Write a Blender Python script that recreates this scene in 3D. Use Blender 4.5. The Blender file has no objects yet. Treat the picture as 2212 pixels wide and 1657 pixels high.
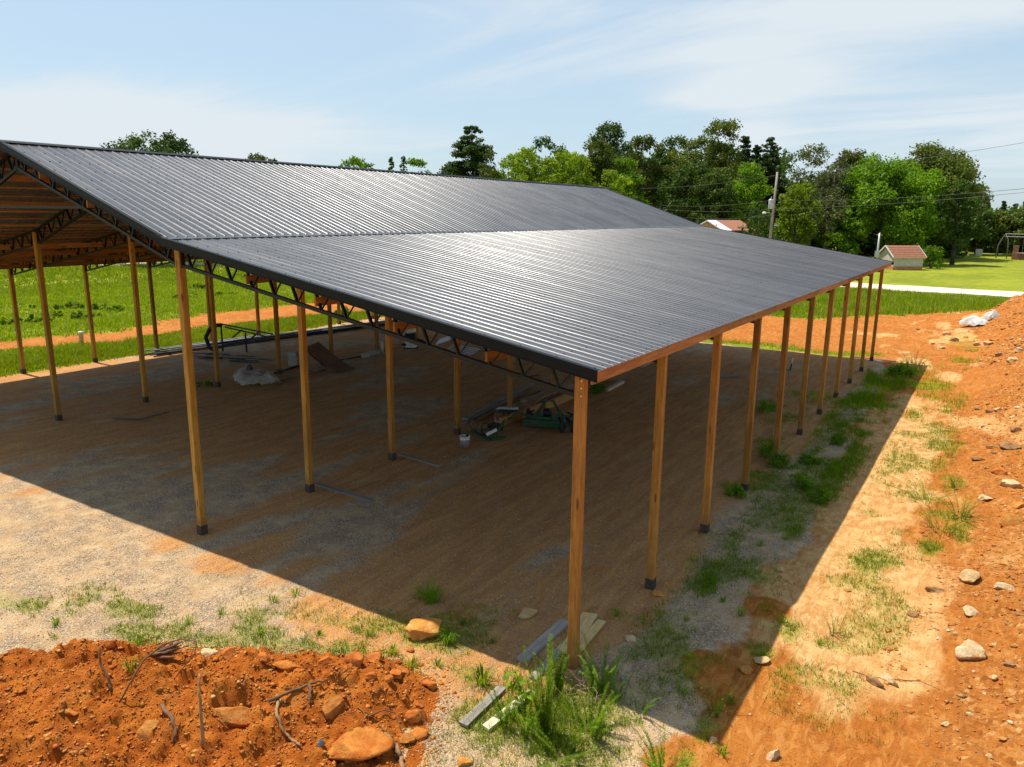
import bpy, math, random
import numpy as np
from mathutils import Vector, Matrix

# ---------------------------------------------------------------- camera, sky, sun, exposure
scene = bpy.context.scene
COL = scene.collection
PITCH, YAW, ROLL = 0.219, -0.566, 0.010
CAM = np.array([4.775, -9.329, 6.754]); FPX = 1646.593; PCX, PCY = 1106.0, 828.5
_fw = np.array([math.sin(YAW)*math.cos(PITCH), math.cos(YAW)*math.cos(PITCH), -math.sin(PITCH)])
_r = np.array([math.cos(YAW), -math.sin(YAW), 0.0]); _u = np.cross(_r, _fw)
_r2 = _r*math.cos(ROLL)+_u*math.sin(ROLL); _u2 = -_r*math.sin(ROLL)+_u*math.cos(ROLL)
cam_d = bpy.data.cameras.new('camera'); cam = bpy.data.objects.new('camera', cam_d); COL.objects.link(cam)
cam.matrix_world = Matrix(((_r2[0], _u2[0], -_fw[0], CAM[0]), (_r2[1], _u2[1], -_fw[1], CAM[1]),
                           (_r2[2], _u2[2], -_fw[2], CAM[2]), (0, 0, 0, 1)))
cam_d.sensor_fit = 'HORIZONTAL'; cam_d.sensor_width = 36.0; cam_d.lens = 36.0*FPX/2212.0
cam_d.clip_start = 0.1; cam_d.clip_end = 6000.0
scene.camera = cam
vs = scene.view_settings
vs.view_transform = 'Standard'; vs.look = 'None'; vs.gamma = 1.0; vs.exposure = 0.42; vs.use_curve_mapping = False

SUN_TO = Vector((-2.0, 0.06, 4.71)).normalized()
sun_d = bpy.data.lights.new('sun', 'SUN'); sun = bpy.data.objects.new('sun', sun_d); COL.objects.link(sun)
sun_d.energy = 5.0; sun_d.angle = math.radians(0.55); sun_d.color = (1.0, 0.925, 0.79)
sun.rotation_euler = SUN_TO.to_track_quat('Z', 'Y').to_euler(); sun.location = (-20, 0, 40)

world = bpy.data.worlds.new('World'); scene.world = world; world.use_nodes = True
def build_world():
    nt = world.node_tree; N = nt.nodes; L = nt.links; N.clear()
    def n(t, **k):
        x = N.new(t)
        for a, v in k.items(): setattr(x, a, v)
        return x
    out = n('ShaderNodeOutputWorld'); bg = n('ShaderNodeBackground'); L.new(bg.outputs[0], out.inputs[0])
    bg.inputs['Strength'].default_value = 0.15
    sky = n('ShaderNodeTexSky', sky_type='NISHITA', sun_disc=False)
    sky.sun_elevation = math.asin(SUN_TO.z); sky.sun_rotation = math.radians(-90)
    sky.altitude = 200; sky.air_density = 1.0; sky.dust_density = 1.0; sky.ozone_density = 1.6
    tc = n('ShaderNodeTexCoord'); sep = n('ShaderNodeSeparateXYZ'); L.new(tc.outputs['Generated'], sep.inputs[0])
    def m(op, a, b=None, c=None):
        x = n('ShaderNodeMath', operation=op)
        for i, v in enumerate((a, b, c)):
            if v is None: continue
            if isinstance(v, (int, float)): x.inputs[i].default_value = v
            else: L.new(v, x.inputs[i])
        return x.outputs[0]
    # cloud layer: the view direction projected on a flat sheet of cirrus
    z = m('ADD', m('MAXIMUM', sep.outputs[2], 0.0), 0.10)
    cmb = n('ShaderNodeCombineXYZ'); L.new(m('DIVIDE', sep.outputs[0], z), cmb.inputs[0]); L.new(m('DIVIDE', sep.outputs[1], z), cmb.inputs[1])
    mp = n('ShaderNodeMapping'); L.new(cmb.outputs[0], mp.inputs[0])
    mp.inputs['Location'].default_value = (0.6, 2.2, 0); mp.inputs['Rotation'].default_value = (0, 0, math.radians(62)); mp.inputs['Scale'].default_value = (0.34, 0.85, 1)
    n1 = n('ShaderNodeTexNoise'); L.new(mp.outputs[0], n1.inputs['Vector']); n1.inputs['Scale'].default_value = 1.0; n1.inputs['Detail'].default_value = 9; n1.inputs['Roughness'].default_value = 0.60; n1.inputs['Distortion'].default_value = 0.7
    n2 = n('ShaderNodeTexNoise'); L.new(mp.outputs[0], n2.inputs['Vector']); n2.inputs['Scale'].default_value = 0.38; n2.inputs['Detail'].default_value = 3
    mr = n('ShaderNodeMapRange'); mr.interpolation_type = 'SMOOTHSTEP'
    mr.inputs[1].default_value = 0.54; mr.inputs[2].default_value = 0.80; mr.inputs[3].default_value = 0; mr.inputs[4].default_value = 0.95
    # a few drifting banks of thin cloud, each a soft region of the dome
    total = None
    for px, py, w, h, amp in ((60, 250, .30, .055, .34), (420, 290, .22, .035, .26), (1660, 165, .12, .030, .34), (1560, 215, .07, .012, .30), (2080, 270, .26, .050, .34), (2000, 20, .22, .045, .24), (1600, 105, .05, .010, .26), (1620, 285, .05, .022, .30), (1120, 120, .24, .10, .13)):
        d = _fw+_r2*(px-PCX)/FPX-_u2*(py-PCY)/FPX; d = d/np.linalg.norm(d); s = np.cross(d, (0, 0, 1)); s = s/np.linalg.norm(s); u = np.cross(s, d)
        def dot(v):
            x = n('ShaderNodeVectorMath', operation='DOT_PRODUCT'); L.new(tc.outputs['Generated'], x.inputs[0]); x.inputs[1].default_value = tuple(v); return x.outputs['Value']
        a_ = m('MULTIPLY', dot(s), 1/w); b_ = m('MULTIPLY', dot(u), 1/h)
        g = m('MULTIPLY', m('POWER', 2.718, m('MULTIPLY', m('ADD', m('MULTIPLY', a_, a_), m('MULTIPLY', b_, b_)), -1.0)), amp)
        g = m('MULTIPLY', g, m('GREATER_THAN', dot(d), 0.0))
        total = g if total is None else m('ADD', total, g)
    L.new(m('ADD', m('ADD', m('MULTIPLY', n1.outputs[0], 0.85), m('MULTIPLY', n2.outputs[0], 0.18)), m('MULTIPLY', total, 0.75)), mr.inputs[0])
    hz = n('ShaderNodeMapRange'); hz.interpolation_type = 'SMOOTHSTEP'; hz.inputs[1].default_value = -0.02; hz.inputs[2].default_value = 0.70; hz.inputs[3].default_value = 0.76; hz.inputs[4].default_value = 0.50  # extra pale haze overhead, out of frame, added to lift the shade fill
    L.new(sep.outputs[2], hz.inputs[0])
    mixh = n('ShaderNodeMix', data_type='RGBA'); L.new(hz.outputs[0], mixh.inputs['Factor']); L.new(sky.outputs[0], mixh.inputs['A']); mixh.inputs['B'].default_value = (2.5, 3.2, 3.7, 1)
    mixc = n('ShaderNodeMix', data_type='RGBA'); L.new(mr.outputs[0], mixc.inputs['Factor']); L.new(mixh.outputs['Result'], mixc.inputs['A']); mixc.inputs['B'].default_value = (3.8, 4.15, 4.4, 1)
    L.new(mixc.outputs['Result'], bg.inputs['Color'])
build_world()
scene.render.engine = 'CYCLES'
scene.cycles.max_bounces = 6; scene.cycles.diffuse_bounces = 4; scene.cycles.glossy_bounces = 3; scene.cycles.transparent_max_bounces = 4; scene.cycles.transmission_bounces = 3

# ---------------------------------------------------------------- helpers
R = random.Random(7)
NR = np.random.default_rng(11)
def tag(o, label=None, cat=None, group=None, kind=None):
    if label: o['label'] = label
    if cat: o['category'] = cat
    if group: o['group'] = group
    if kind: o['kind'] = kind
    return o
def link(o, parent=None):
    COL.objects.link(o)
    if parent is not None: o.parent = parent
    return o
def empty(name, loc=(0, 0, 0), rz=0.0):
    o = bpy.data.objects.new(name, None); COL.objects.link(o); o.location = loc; o.rotation_euler = (0, 0, rz); o.empty_display_size = 0.1
    return o
def ob(name, me, parent=None, loc=None, rot=None, scale=None):
    o = bpy.data.objects.new(name, me); link(o, parent)
    if loc is not None: o.location = loc
    if rot is not None: o.rotation_euler = rot
    if scale is not None: o.scale = scale
    return o
class MB:
    def __init__(s): s.v = []; s.f = []; s.m = []
    def box(s, c, size, rot=None, m=0):
        hx, hy, hz = [q/2 for q in size]; b = len(s.v)
        M = rot if rot is not None else Matrix.Identity(3)
        for x in (-hx, hx):
            for y in (-hy, hy):
                for z in (-hz, hz): s.v.append(tuple(Vector(c)+M @ Vector((x, y, z))))
        for f in ((0, 1, 3, 2), (4, 6, 7, 5), (0, 4, 5, 1), (2, 3, 7, 6), (0, 2, 6, 4), (1, 5, 7, 3)):
            s.f.append(tuple(b+i for i in f)); s.m.append(m)
        return s
    def bar(s, p0, p1, w, h, up=(0, 0, 1), m=0):
        p0 = Vector(p0); p1 = Vector(p1); d = p1-p0; ln = d.length; d.normalize(); up = Vector(up)
        x = d.cross(up)
        if x.length < 1e-4: x = d.cross(Vector((1, 0, 0)))
        x.normalize(); z = x.cross(d)
        M = Matrix((x, d, z)).transposed()
        return s.box((p0+p1)/2, (w, ln, h), M, m)
    def tube(s, pts, rad, n=6, m=0, cap=True):
        pts = [Vector(p) for p in pts]; rings = []
        if not hasattr(rad, '__len__'): rad = [rad]*len(pts)
        prev = None
        for i, p in enumerate(pts):
            d = (pts[min(i+1, len(pts)-1)]-pts[max(i-1, 0)])
            if d.length < 1e-6: d = Vector((0, 0, 1))
            d.normalize()
            if prev is None: a = d.orthogonal().normalized()
            else:
                a = prev-d*prev.dot(d)
                a = a.normalized() if a.length > 1e-5 else d.orthogonal().normalized()
            prev = a; b2 = d.cross(a); b = len(s.v)
            for k in range(n):
                t = 2*math.pi*k/n; s.v.append(tuple(p+(a*math.cos(t)+b2*math.sin(t))*rad[i]))
            rings.append(b)
        for i in range(len(rings)-1):
            for k in range(n):
                s.f.append((rings[i]+k, rings[i]+(k+1) % n, rings[i+1]+(k+1) % n, rings[i+1]+k)); s.m.append(m)
        if cap:
            s.f.append(tuple(rings[0]+k for k in range(n))[::-1]); s.m.append(m)
            s.f.append(tuple(rings[-1]+k for k in range(n))); s.m.append(m)
        return s
    def lathe(s, prof, c=(0, 0, 0), n=16, m=0):
        b0 = len(s.v)
        for r, z in prof:
            for k in range(n):
                t = 2*math.pi*k/n; s.v.append((c[0]+r*math.cos(t), c[1]+r*math.sin(t), c[2]+z))
        for i in range(len(prof)-1):
            for k in range(n):
                s.f.append((b0+i*n+k, b0+i*n+(k+1) % n, b0+(i+1)*n+(k+1) % n, b0+(i+1)*n+k)); s.m.append(m)
        return s
    def poly(s, pts, m=0):
        b = len(s.v); s.v.extend(tuple(p) for p in pts); s.f.append(tuple(range(b, b+len(pts)))); s.m.append(m); return s
    def prism(s, pts, ext, m=0):
        e = Vector(ext); k = len(pts); b = len(s.v)
        s.v.extend(tuple(p) for p in pts); s.v.extend(tuple(Vector(p)+e) for p in pts)
        s.f.append(tuple(b+i for i in range(k))[::-1]); s.f.append(tuple(b+k+i for i in range(k))); s.m += [m, m]
        for i in range(k): s.f.append((b+i, b+(i+1) % k, b+k+(i+1) % k, b+k+i)); s.m.append(m)
        return s
    def mesh(s, name, mats, smooth=False):
        me = bpy.data.meshes.new(name); me.from_pydata(s.v, [], s.f)
        for q in (mats if isinstance(mats, (list, tuple)) else [mats]): me.materials.append(q)
        if max(s.m, default=0) > 0: me.polygons.foreach_set('material_index', s.m)
        if smooth: me.polygons.foreach_set('use_smooth', [True]*len(s.f))
        me.update(); return me
    def build(s, name, mats, parent=None, smooth=False, loc=None):
        return ob(name, s.mesh(name, mats, smooth), parent, loc)
def npmesh(name, V, F, mats, smooth=False, mi=None):
    V = np.asarray(V, dtype=np.float32); F = np.asarray(F, dtype=np.int32); k = F.shape[1]
    me = bpy.data.meshes.new(name)
    me.vertices.add(len(V)); me.vertices.foreach_set('co', V.ravel())
    me.loops.add(F.size); me.loops.foreach_set('vertex_index', F.ravel())
    me.polygons.add(len(F)); me.polygons.foreach_set('loop_start', np.arange(0, F.size, k, dtype=np.int32))
    try: me.polygons.foreach_set('loop_total', np.full(len(F), k, dtype=np.int32))
    except Exception: pass
    for q in (mats if isinstance(mats, (list, tuple)) else [mats]): me.materials.append(q)
    if mi is not None: me.polygons.foreach_set('material_index', np.asarray(mi, dtype=np.int32))
    if smooth: me.polygons.foreach_set('use_smooth', np.ones(len(F), dtype=bool))
    me.update(calc_edges=True); me.validate()
    return me
def _hash(ix, iy, s):
    h = (ix.astype(np.int64)*374761393+iy.astype(np.int64)*668265263+s*1274126177) & 0xffffffff
    h = ((h ^ (h >> 13))*1274126177) & 0xffffffff
    return ((h ^ (h >> 16)) & 0xffff)/65535.0
def vnoise(x, y, s=0):
    x = np.asarray(x, float); y = np.asarray(y, float)
    ix = np.floor(x); iy = np.floor(y); fx = x-ix; fy = y-iy
    fx = fx*fx*(3-2*fx); fy = fy*fy*(3-2*fy)
    a = _hash(ix, iy, s); b = _hash(ix+1, iy, s); c = _hash(ix, iy+1, s); d = _hash(ix+1, iy+1, s)
    return (a*(1-fx)+b*fx)*(1-fy)+(c*(1-fx)+d*fx)*fy
def fbm(x, y, s=0, o=4, g=0.5):
    t = 0; a = 1; n = 0
    for i in range(o):
        t = t+a*vnoise(np.asarray(x)*2**i+i*17.3, np.asarray(y)*2**i-i*9.1, s+i); n += a; a *= g
    return t/n
def sst(a, b, x):
    t = np.clip((np.asarray(x, float)-a)/(b-a), 0, 1); return t*t*(3-2*t)
def polydist(x, y, poly):
    """signed distance to a closed polygon, positive inside"""
    x = np.asarray(x, float); y = np.asarray(y, float); d = np.full(x.shape, 1e9); ins = np.zeros(x.shape, bool)
    for (x0, y0), (x1, y1) in zip(poly, poly[1:]+poly[:1]):
        ex, ey = x1-x0, y1-y0; t = np.clip(((x-x0)*ex+(y-y0)*ey)/(ex*ex+ey*ey), 0, 1)
        d = np.minimum(d, np.hypot(x-x0-t*ex, y-y0-t*ey))
        c = ((y0 > y) != (y1 > y)) & (x < (x1-x0)*(y-y0)/((y1-y0) if y1 != y0 else 1e-9)+x0); ins ^= c
    return np.where(ins, d, -d)

# ---------------------------------------------------------------- materials
class MT:
    """small node helper"""
    def __init__(s, name):
        s.m = bpy.data.materials.new(name); s.m.use_nodes = True; s.nt = s.m.node_tree; s.N = s.nt.nodes; s.L = s.nt.links
        s.b = s.N['Principled BSDF']; s.out = s.N['Material Output']
    def n(s, t, **k):
        x = s.N.new(t)
        for a, v in k.items(): setattr(x, a, v)
        return x
    def set(s, sock, v):
        if isinstance(v, (int, float)): sock.default_value = v
        elif isinstance(v, tuple): sock.default_value = v if len(v) != 3 or sock.type == 'VECTOR' else v+(1,)
        else: s.L.new(v, sock)
    def pos(s, scale=(1, 1, 1), loc=(0, 0, 0), obj=False, rot=(0, 0, 0)):
        src = s.n('ShaderNodeTexCoord').outputs['Object'] if obj else s.n('ShaderNodeNewGeometry').outputs['Position']
        mp = s.n('ShaderNodeMapping'); s.L.new(src, mp.inputs[0]); mp.inputs['Scale'].default_value = scale; mp.inputs['Location'].default_value = loc; mp.inputs['Rotation'].default_value = rot
        return mp.outputs[0]
    def noise(s, vec, scale, detail=4, rough=0.55, dist=0.0):
        x = s.n('ShaderNodeTexNoise'); s.L.new(vec, x.inputs['Vector']); x.inputs['Scale'].default_value = scale; x.inputs['Detail'].default_value = detail; x.inputs['Roughness'].default_value = rough; x.inputs['Distortion'].default_value = dist
        return x.outputs[0]
    def vor(s, vec, scale, feature='F1', out=0, rnd=1.0):
        x = s.n('ShaderNodeTexVoronoi', feature=feature); s.L.new(vec, x.inputs['Vector']); x.inputs['Scale'].default_value = scale; x.inputs['Randomness'].default_value = rnd
        return x.outputs[out]
    def math(s, op, a, b=0.5, c=None, clamp=False):
        x = s.n('ShaderNodeMath', operation=op); x.use_clamp = clamp; s.set(x.inputs[0], a); s.set(x.inputs[1], b)
        if c is not None: s.set(x.inputs[2], c)
        return x.outputs[0]
    def rng(s, v, a, b, c=0.0, d=1.0, smooth=True):
        x = s.n('ShaderNodeMapRange'); x.interpolation_type = 'SMOOTHSTEP' if smooth else 'LINEAR'
        s.L.new(v, x.inputs[0])
        for i, q in enumerate((a, b, c, d)): x.inputs[i+1].default_value = q
        return x.outputs[0]
    def ramp(s, v, stops, interp='LINEAR'):
        x = s.n('ShaderNodeValToRGB'); s.L.new(v, x.inputs[0]); e = x.color_ramp.elements; x.color_ramp.interpolation = interp
        while len(e) < len(stops): e.new(0.5)
        for q, (p, c) in zip(e, stops): q.position = p; q.color = c+(1,)
        return x.outputs[0]
    def mix(s, f, a, b, blend='MIX'):
        x = s.n('ShaderNodeMix', data_type='RGBA', blend_type=blend); s.set(x.inputs['Factor'], f); s.set(x.inputs['A'], a); s.set(x.inputs['B'], b)
        return x.outputs['Result']
    def attr(s, name):
        x = s.n('ShaderNodeAttribute', attribute_name=name); sp = s.n('ShaderNodeSeparateColor'); s.L.new(x.outputs['Color'], sp.inputs[0])
        return sp.outputs[0], sp.outputs[1], sp.outputs[2], x.outputs['Alpha']
    def bump(s, h, strength=0.5, dist=0.02, normal=None):
        x = s.n('ShaderNodeBump'); s.L.new(h, x.inputs['Height']); x.inputs['Strength'].default_value = strength; x.inputs['Distance'].default_value = dist
        if normal is not None: s.L.new(normal, x.inputs['Normal'])
        return x.outputs[0]
    def fin(s, col=None, rough=0.8, metal=0.0, bump=None, spec=None):
        if col is not None: s.set(s.b.inputs['Base Color'], col)
        s.set(s.b.inputs['Roughness'], rough); s.b.inputs['Metallic'].default_value = metal
        if spec is not None: s.b.inputs['Specular IOR Level'].default_value = spec
        if bump is not None: s.L.new(bump, s.b.inputs['Normal'])
        return s.m

def mat_plain(name, col, rough=0.7, metal=0.0, var=0.25, scale=6.0, bump=0.0, obj=False, dirt=None, spec=None):
    t = MT(name); p = t.pos(obj=obj); a = t.noise(p, scale, 5); f = t.noise(p, scale*7, 3)
    lo = tuple(c*(1-var) for c in col); hi = tuple(min(1, c*(1+var)) for c in col)
    c = t.mix(t.rng(a, 0.3, 0.7), lo, hi); c = t.mix(t.rng(f, 0.35, 0.7, 0, 0.35), c, tuple(q*0.7 for q in col))
    if dirt: c = t.mix(t.rng(t.noise(p, scale*1.7, 6, 0.65), 0.5, 0.68, 0, 0.75), c, dirt)
    return t.fin(c, rough, metal, t.bump(f, bump, 0.01) if bump else None, spec)
def mat_wood(name, lo, hi, axis='z', dark=None, rough=0.75, knots=True, obj=False, rnd=True):
    t = MT(name); sc = {'x': (0.5, 7, 7), 'y': (7, 0.5, 7), 'z': (7, 7, 0.5)}[axis]
    p = t.pos(sc, obj=obj); g = t.noise(p, 3.0, 6, 0.6, 0.6); g2 = t.noise(p, 14.0, 3, 0.6)
    c = t.mix(t.rng(g, 0.32, 0.68), lo, hi)
    c = t.mix(t.rng(g2, 0.45, 0.75, 0, 0.55), c, tuple(q*0.5 for q in lo))
    if knots:
        ks = {'x': (1.6, 7, 7), 'y': (7, 1.6, 7), 'z': (7, 7, 1.6)}[axis]
        k = t.vor(t.pos(ks, loc=(3.1, 1.7, 0.4), obj=obj), 0.9, 'F1', 0)
        c = t.mix(t.rng(k, 0.10, 0.17, 0.85, 0.0), c, tuple(q*0.28 for q in lo))
    big = t.noise(t.pos((0.6, 0.6, 0.6), obj=obj), 1.2, 4)
    c = t.mix(t.rng(big, 0.42, 0.7, 0, 0.5), c, dark if dark else tuple(q*0.62 for q in lo))
    if rnd:
        oi = t.n('ShaderNodeObjectInfo'); hs = t.n('ShaderNodeHueSaturation'); t.L.new(c, hs.inputs['Color'])
        t.L.new(t.rng(oi.outputs['Random'], 0, 1, 0.72, 1.22, False), hs.inputs['Value']); t.L.new(t.rng(t.math('FRACT', t.math('MULTIPLY', oi.outputs['Random'], 7.3)), 0, 1, .494, .514, False), hs.inputs['Hue']); c = hs.outputs[0]
    return t.fin(c, rough, 0, t.bump(g2, 0.25, 0.006), 0.3)
def mat_leaf(name, lo, hi, trans=0.35, scale=0.5, rough=0.55):
    t = MT(name); p = t.pos(); a = t.noise(p, scale, 4, 0.6); b = t.noise(p, 7.0, 2)
    oi = t.n('ShaderNodeObjectInfo')
    c = t.mix(t.rng(a, 0.3, 0.7), lo, hi); c = t.mix(t.rng(b, 0.3, 0.75, 0, 0.6), c, tuple(q*0.55 for q in lo))
    hs = t.n('ShaderNodeHueSaturation'); t.L.new(c, hs.inputs['Color'])
    t.L.new(t.rng(oi.outputs['Random'], 0, 1, 0.8, 1.22, False), hs.inputs['Value']); c = hs.outputs[0]
    t.fin(c, rough, 0, None, 0.12)
    tr = t.n('ShaderNodeBsdfTranslucent'); hs2 = t.n('ShaderNodeHueSaturation'); hs2.inputs['Value'].default_value = 1.35; hs2.inputs['Saturation'].default_value = 1.1
    t.L.new(c, hs2.inputs['Color']); t.L.new(hs2.outputs[0], tr.inputs['Color'])
    mx = t.n('ShaderNodeMixShader'); mx.inputs[0].default_value = trans
    t.L.new(t.b.outputs[0], mx.inputs[1]); t.L.new(tr.outputs[0], mx.inputs[2]); t.L.new(mx.outputs[0], t.out.inputs[0])
    return t.m

# ---------------------------------------------------------------- terrain
PAD = [(-29.6, -40), (1.6, -40), (1.75, -1), (1.9, 6.5), (1.65, 12), (1.4, 18), (0.8, 28), (0.3, 31.0), (-29.6, 31.0)]
CLAY = [(-41, 0), (-38.9, 9.5), (-37.5, 14.9), (-39.7, 21.6), (-39.3, 29), (-38, 34), (-34, 43), (-20, 46), (-9.2, 45), (-5.7, 44.6), (-2.1, 49.7),
        (0.6, 52.4), (2.7, 56.6), (6.6, 62), (14, 66), (60, 64), (60, -60), (1.7, -60), (1.75, -1), (1.9, 6.5), (1.65, 12), (1.4, 18), (0.8, 28), (0.3, 32.0), (-15, 32.4), (-29, 34),
        (-32.8, 27.3), (-33.9, 25), (-34.4, 17.8), (-33.7, 12.7), (-36.3, 8.3), (-38.2, 0)]
def ruts(x, y):
    r = np.zeros(np.shape(x))
    for x0, amp, ph, wl in ((-6.9, .5, 0.3, 21.), (-5.2, .5, 0.3, 21.), (-13.2, .8, 1.9, 30.), (-11.5, .8, 1.9, 30.), (-3.0, .35, 2.2, 17.), (-1.35, .35, 2.2, 17.), (-18.6, .6, .9, 26.), (-16.9, .6, .9, 26.)):
        c = x0+amp*np.sin(y/wl*6.283+ph); r = np.maximum(r, np.exp(-((x-c)/.17)**2)*(.45+.55*vnoise(x*.4+x0, y*.35, 161)))
    return r*sst(31, 27, y)
def H(x, y):
    x = np.asarray(x, float); y = np.asarray(y, float)
    pad = sst(-0.5, 0.4, polydist(x, y, PAD)+(fbm(x*0.9, y*0.9, 3, 3)-0.5)*1.2)
    z = (fbm(x*0.35, y*0.35, 5, 4)-0.5)*0.10*(1-pad)+(fbm(x*1.6, y*0.5, 9, 4)-0.5)*0.045*pad-ruts(x, y)*.028*pad
    z = z-0.05*(1-pad)*sst(-30, -29, x)*sst(40, 34, y)
    bank = sst(3.9, 6.8, x+(fbm(x*0.5, y*0.35, 21, 3)-0.5)*1.6)*sst(62, 50, y)
    z = z+bank*(0.42+0.75*fbm(x*0.25, y*0.2, 23, 3)*sst(14, 30, y)+(fbm(x*1.3, y*1.3, 25, 5)-0.42)*0.60+(fbm(x*5, y*5, 27, 4, .6)-.5)*.24)
    # spoil heaps at the rear right
    for cx, cy, rx, ry, h in ((11.0, 46, 6.0, 7.0, 2.7), (12.5, 35, 6.5, 8.0, 1.9), (7.6, 51, 4.5, 3.5, 1.1), (9.0, 24, 3.0, 6.0, .7)):
        g = np.exp(-(((x-cx)/rx)**2+((y-cy)/ry)**2)*1.3); z = z+h*g*(0.8+0.5*(fbm(x*0.8, y*0.8, 31, 5)-0.4))
    # low ridges of pushed dirt on the rear and left clay
    cl = sst(0, 1.2, polydist(x, y, CLAY))
    z = z+cl*(fbm(x*0.9, y*0.9, 41, 5)-0.5)*0.16*sst(30, 36, np.where(x < -30, 99, y))
    # two small dug mounds at the pad edge
    for cx, cy, r, h in ((2.05, 3.4, 0.5, 0.13), (1.7, 1.0, 0.5, 0.09)):
        z = z+h*np.exp(-((x-cx)**2+(y-cy)**2)/r**2)
    return z
def H1(x, y): return float(H(np.array([x]), np.array([y]))[0])
def ray(px, py): return _fw+_r2*(px-PCX)/FPX-_u2*(py-PCY)/FPX
def G(px, py, z0=0.0):
    """ground point seen at that spot of the photograph, found on the terrain"""
    d = ray(px, py); z = z0
    for _ in range(6):
        t = (z-CAM[2])/d[2]; p = CAM+d*t; z = H1(p[0], p[1])
    return Vector((p[0], p[1], z))
def far(px, dist, py=470):
    """ground position in that compass direction at a given distance"""
    d = ray(px, py); a = np.array([d[0], d[1]]); a = a/np.linalg.norm(a)
    return CAM[0]+a[0]*dist, CAM[1]+a[1]*dist
def top_z(py, px, dist):
    d = ray(px, py); return CAM[2]+d[2]/math.hypot(d[0], d[1])*dist

# green patches on the bare ground: centre, radii, strength
PATCH = []
for px, py, rx, ry, s in ((1895, 1215, .55, 1.0, 1.0), (1850, 1265, .5, .5, .7), (2010, 1185, .35, 1.3, 1.0), (2075, 1160, .35, .8, 1.0), (2040, 1105, .5, .8, .8), (2060, 1045, .35, .8, .7), (1985, 1050, .4, .7, .5),
                          (2030, 960, .7, 1.3, .75), (2040, 935, .6, 1.6, .6), (1950, 965, .6, 1.1, .45), (2010, 835, .8, 1.6, .9), (1950, 805, .9, 2.6, 1.0), (1930, 820, .6, 3., .9), (1790, 1390, .45, .35, .8), (1700, 1370, .35, .5, .9), (1680, 1600, .25, .3, .35),
                          (1520, 1580, .3, .5, .9), (1480, 1640, .3, .4, .9), (1650, 1400, .3, .4, .8), (1230, 1560, 1.0, .9, 1.0), (1060, 1550, .55, .7, .85), (1330, 1620, .6, .5, .8), (1010, 1460, .55, .4, .85), (880, 1440, .5, .3, .7),
                          (950, 1345, .35, .5, .75), (1000, 1375, .35, .3, .8), (930, 1290, .3, .3, .8), (730, 1435, .35, .25, .6), (1330, 1330, .4, .3, .4),
                          (1650, 1040, .8, 1.3, .85), (1720, 1060, .6, 1.6, .8), (1590, 1050, .5, .6, .8), (1750, 1010, .6, 1.3, .8), (1800, 950, .7, 1.2, .6), (1660, 960, .5, 1.2, .7), (1700, 905, .8, 1.5, .6), (1640, 870, .9, 1.3, .6), (1540, 1160, .5, .6, .4), (1700, 1160, .3, .3, .9), (1480, 1320, .5, .4, .4), (1760, 860, 1.2, 1.8, .4), (1840, 880, 1.0, 2.0, .5)):
    p = G(px, py); PATCH.append((p.x, p.y, rx, ry, s))
MOUND = [(-9.2, -8.0), (-7.5, -5.7), (-6.9, -4.95), (-6.85, -4.35), (-6.5, -3.8), (-5.7, -3.15), (-4.65, -2.65), (-3.6, -2.15), (-2.7, -1.6), (-2.1, -1.42), (-1.45, -1.7), (-1.0, -2.3), (-0.7, -2.9), (-0.5, -3.5), (-1.5, -5.2), (-4, -7.8)]
def patchw(x, y):
    w = np.zeros(np.shape(x)); wob = (fbm(x*1.6, y*1.6, 51, 4)-0.5)
    for cx, cy, rx, ry, s in PATCH:
        w = np.maximum(w, s*sst(1.25, 0.3, np.hypot((x-cx)/rx, (y-cy)/ry)+wob*1.5))
    # thin green on the gravel between mound and roof
    u = y-(-2.6+(x+5.0)*0.55)        # distance behind the mound edge, roughly
    band = sst(-0.5, 0.1, u)*sst(2.6, 1.0, u+(fbm(x*.7, y*.7, 58, 2)-.5)*1.4)*sst(-1.0, -2.0, x)
    f = sst(0.42, 0.60, fbm(x*1.1, y*1.9, 57, 4))
    w = np.maximum(w, band*f*0.9)
    f2 = sst(0.38, 0.58, fbm(x*1.3, y*0.8, 61, 4))
    w = np.maximum(w, f2*0.85*sst(0.1, 0.8, x)*sst(2.3, 1.5, x)*sst(-1, 1, y)*sst(31, 29, y))
    f3 = sst(0.50, 0.66, fbm(x*0.8, y*0.8, 63, 4))
    w = np.maximum(w, f3*0.65*sst(2.2, 2.8, x)*sst(4.6, 4.0, x)*sst(-1, 2, y))
    w = np.maximum(w, sst(1.0, 0.2, np.abs(y-32.0+(fbm(x*.4, y*.4, 66, 3)-.5)*2.2))*0.8*sst(0.5, 0, x)*sst(-30, -28, x))
    return w*(1-sst(-0.1, 0.15, polydist(x, y, MOUND)))
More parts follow.
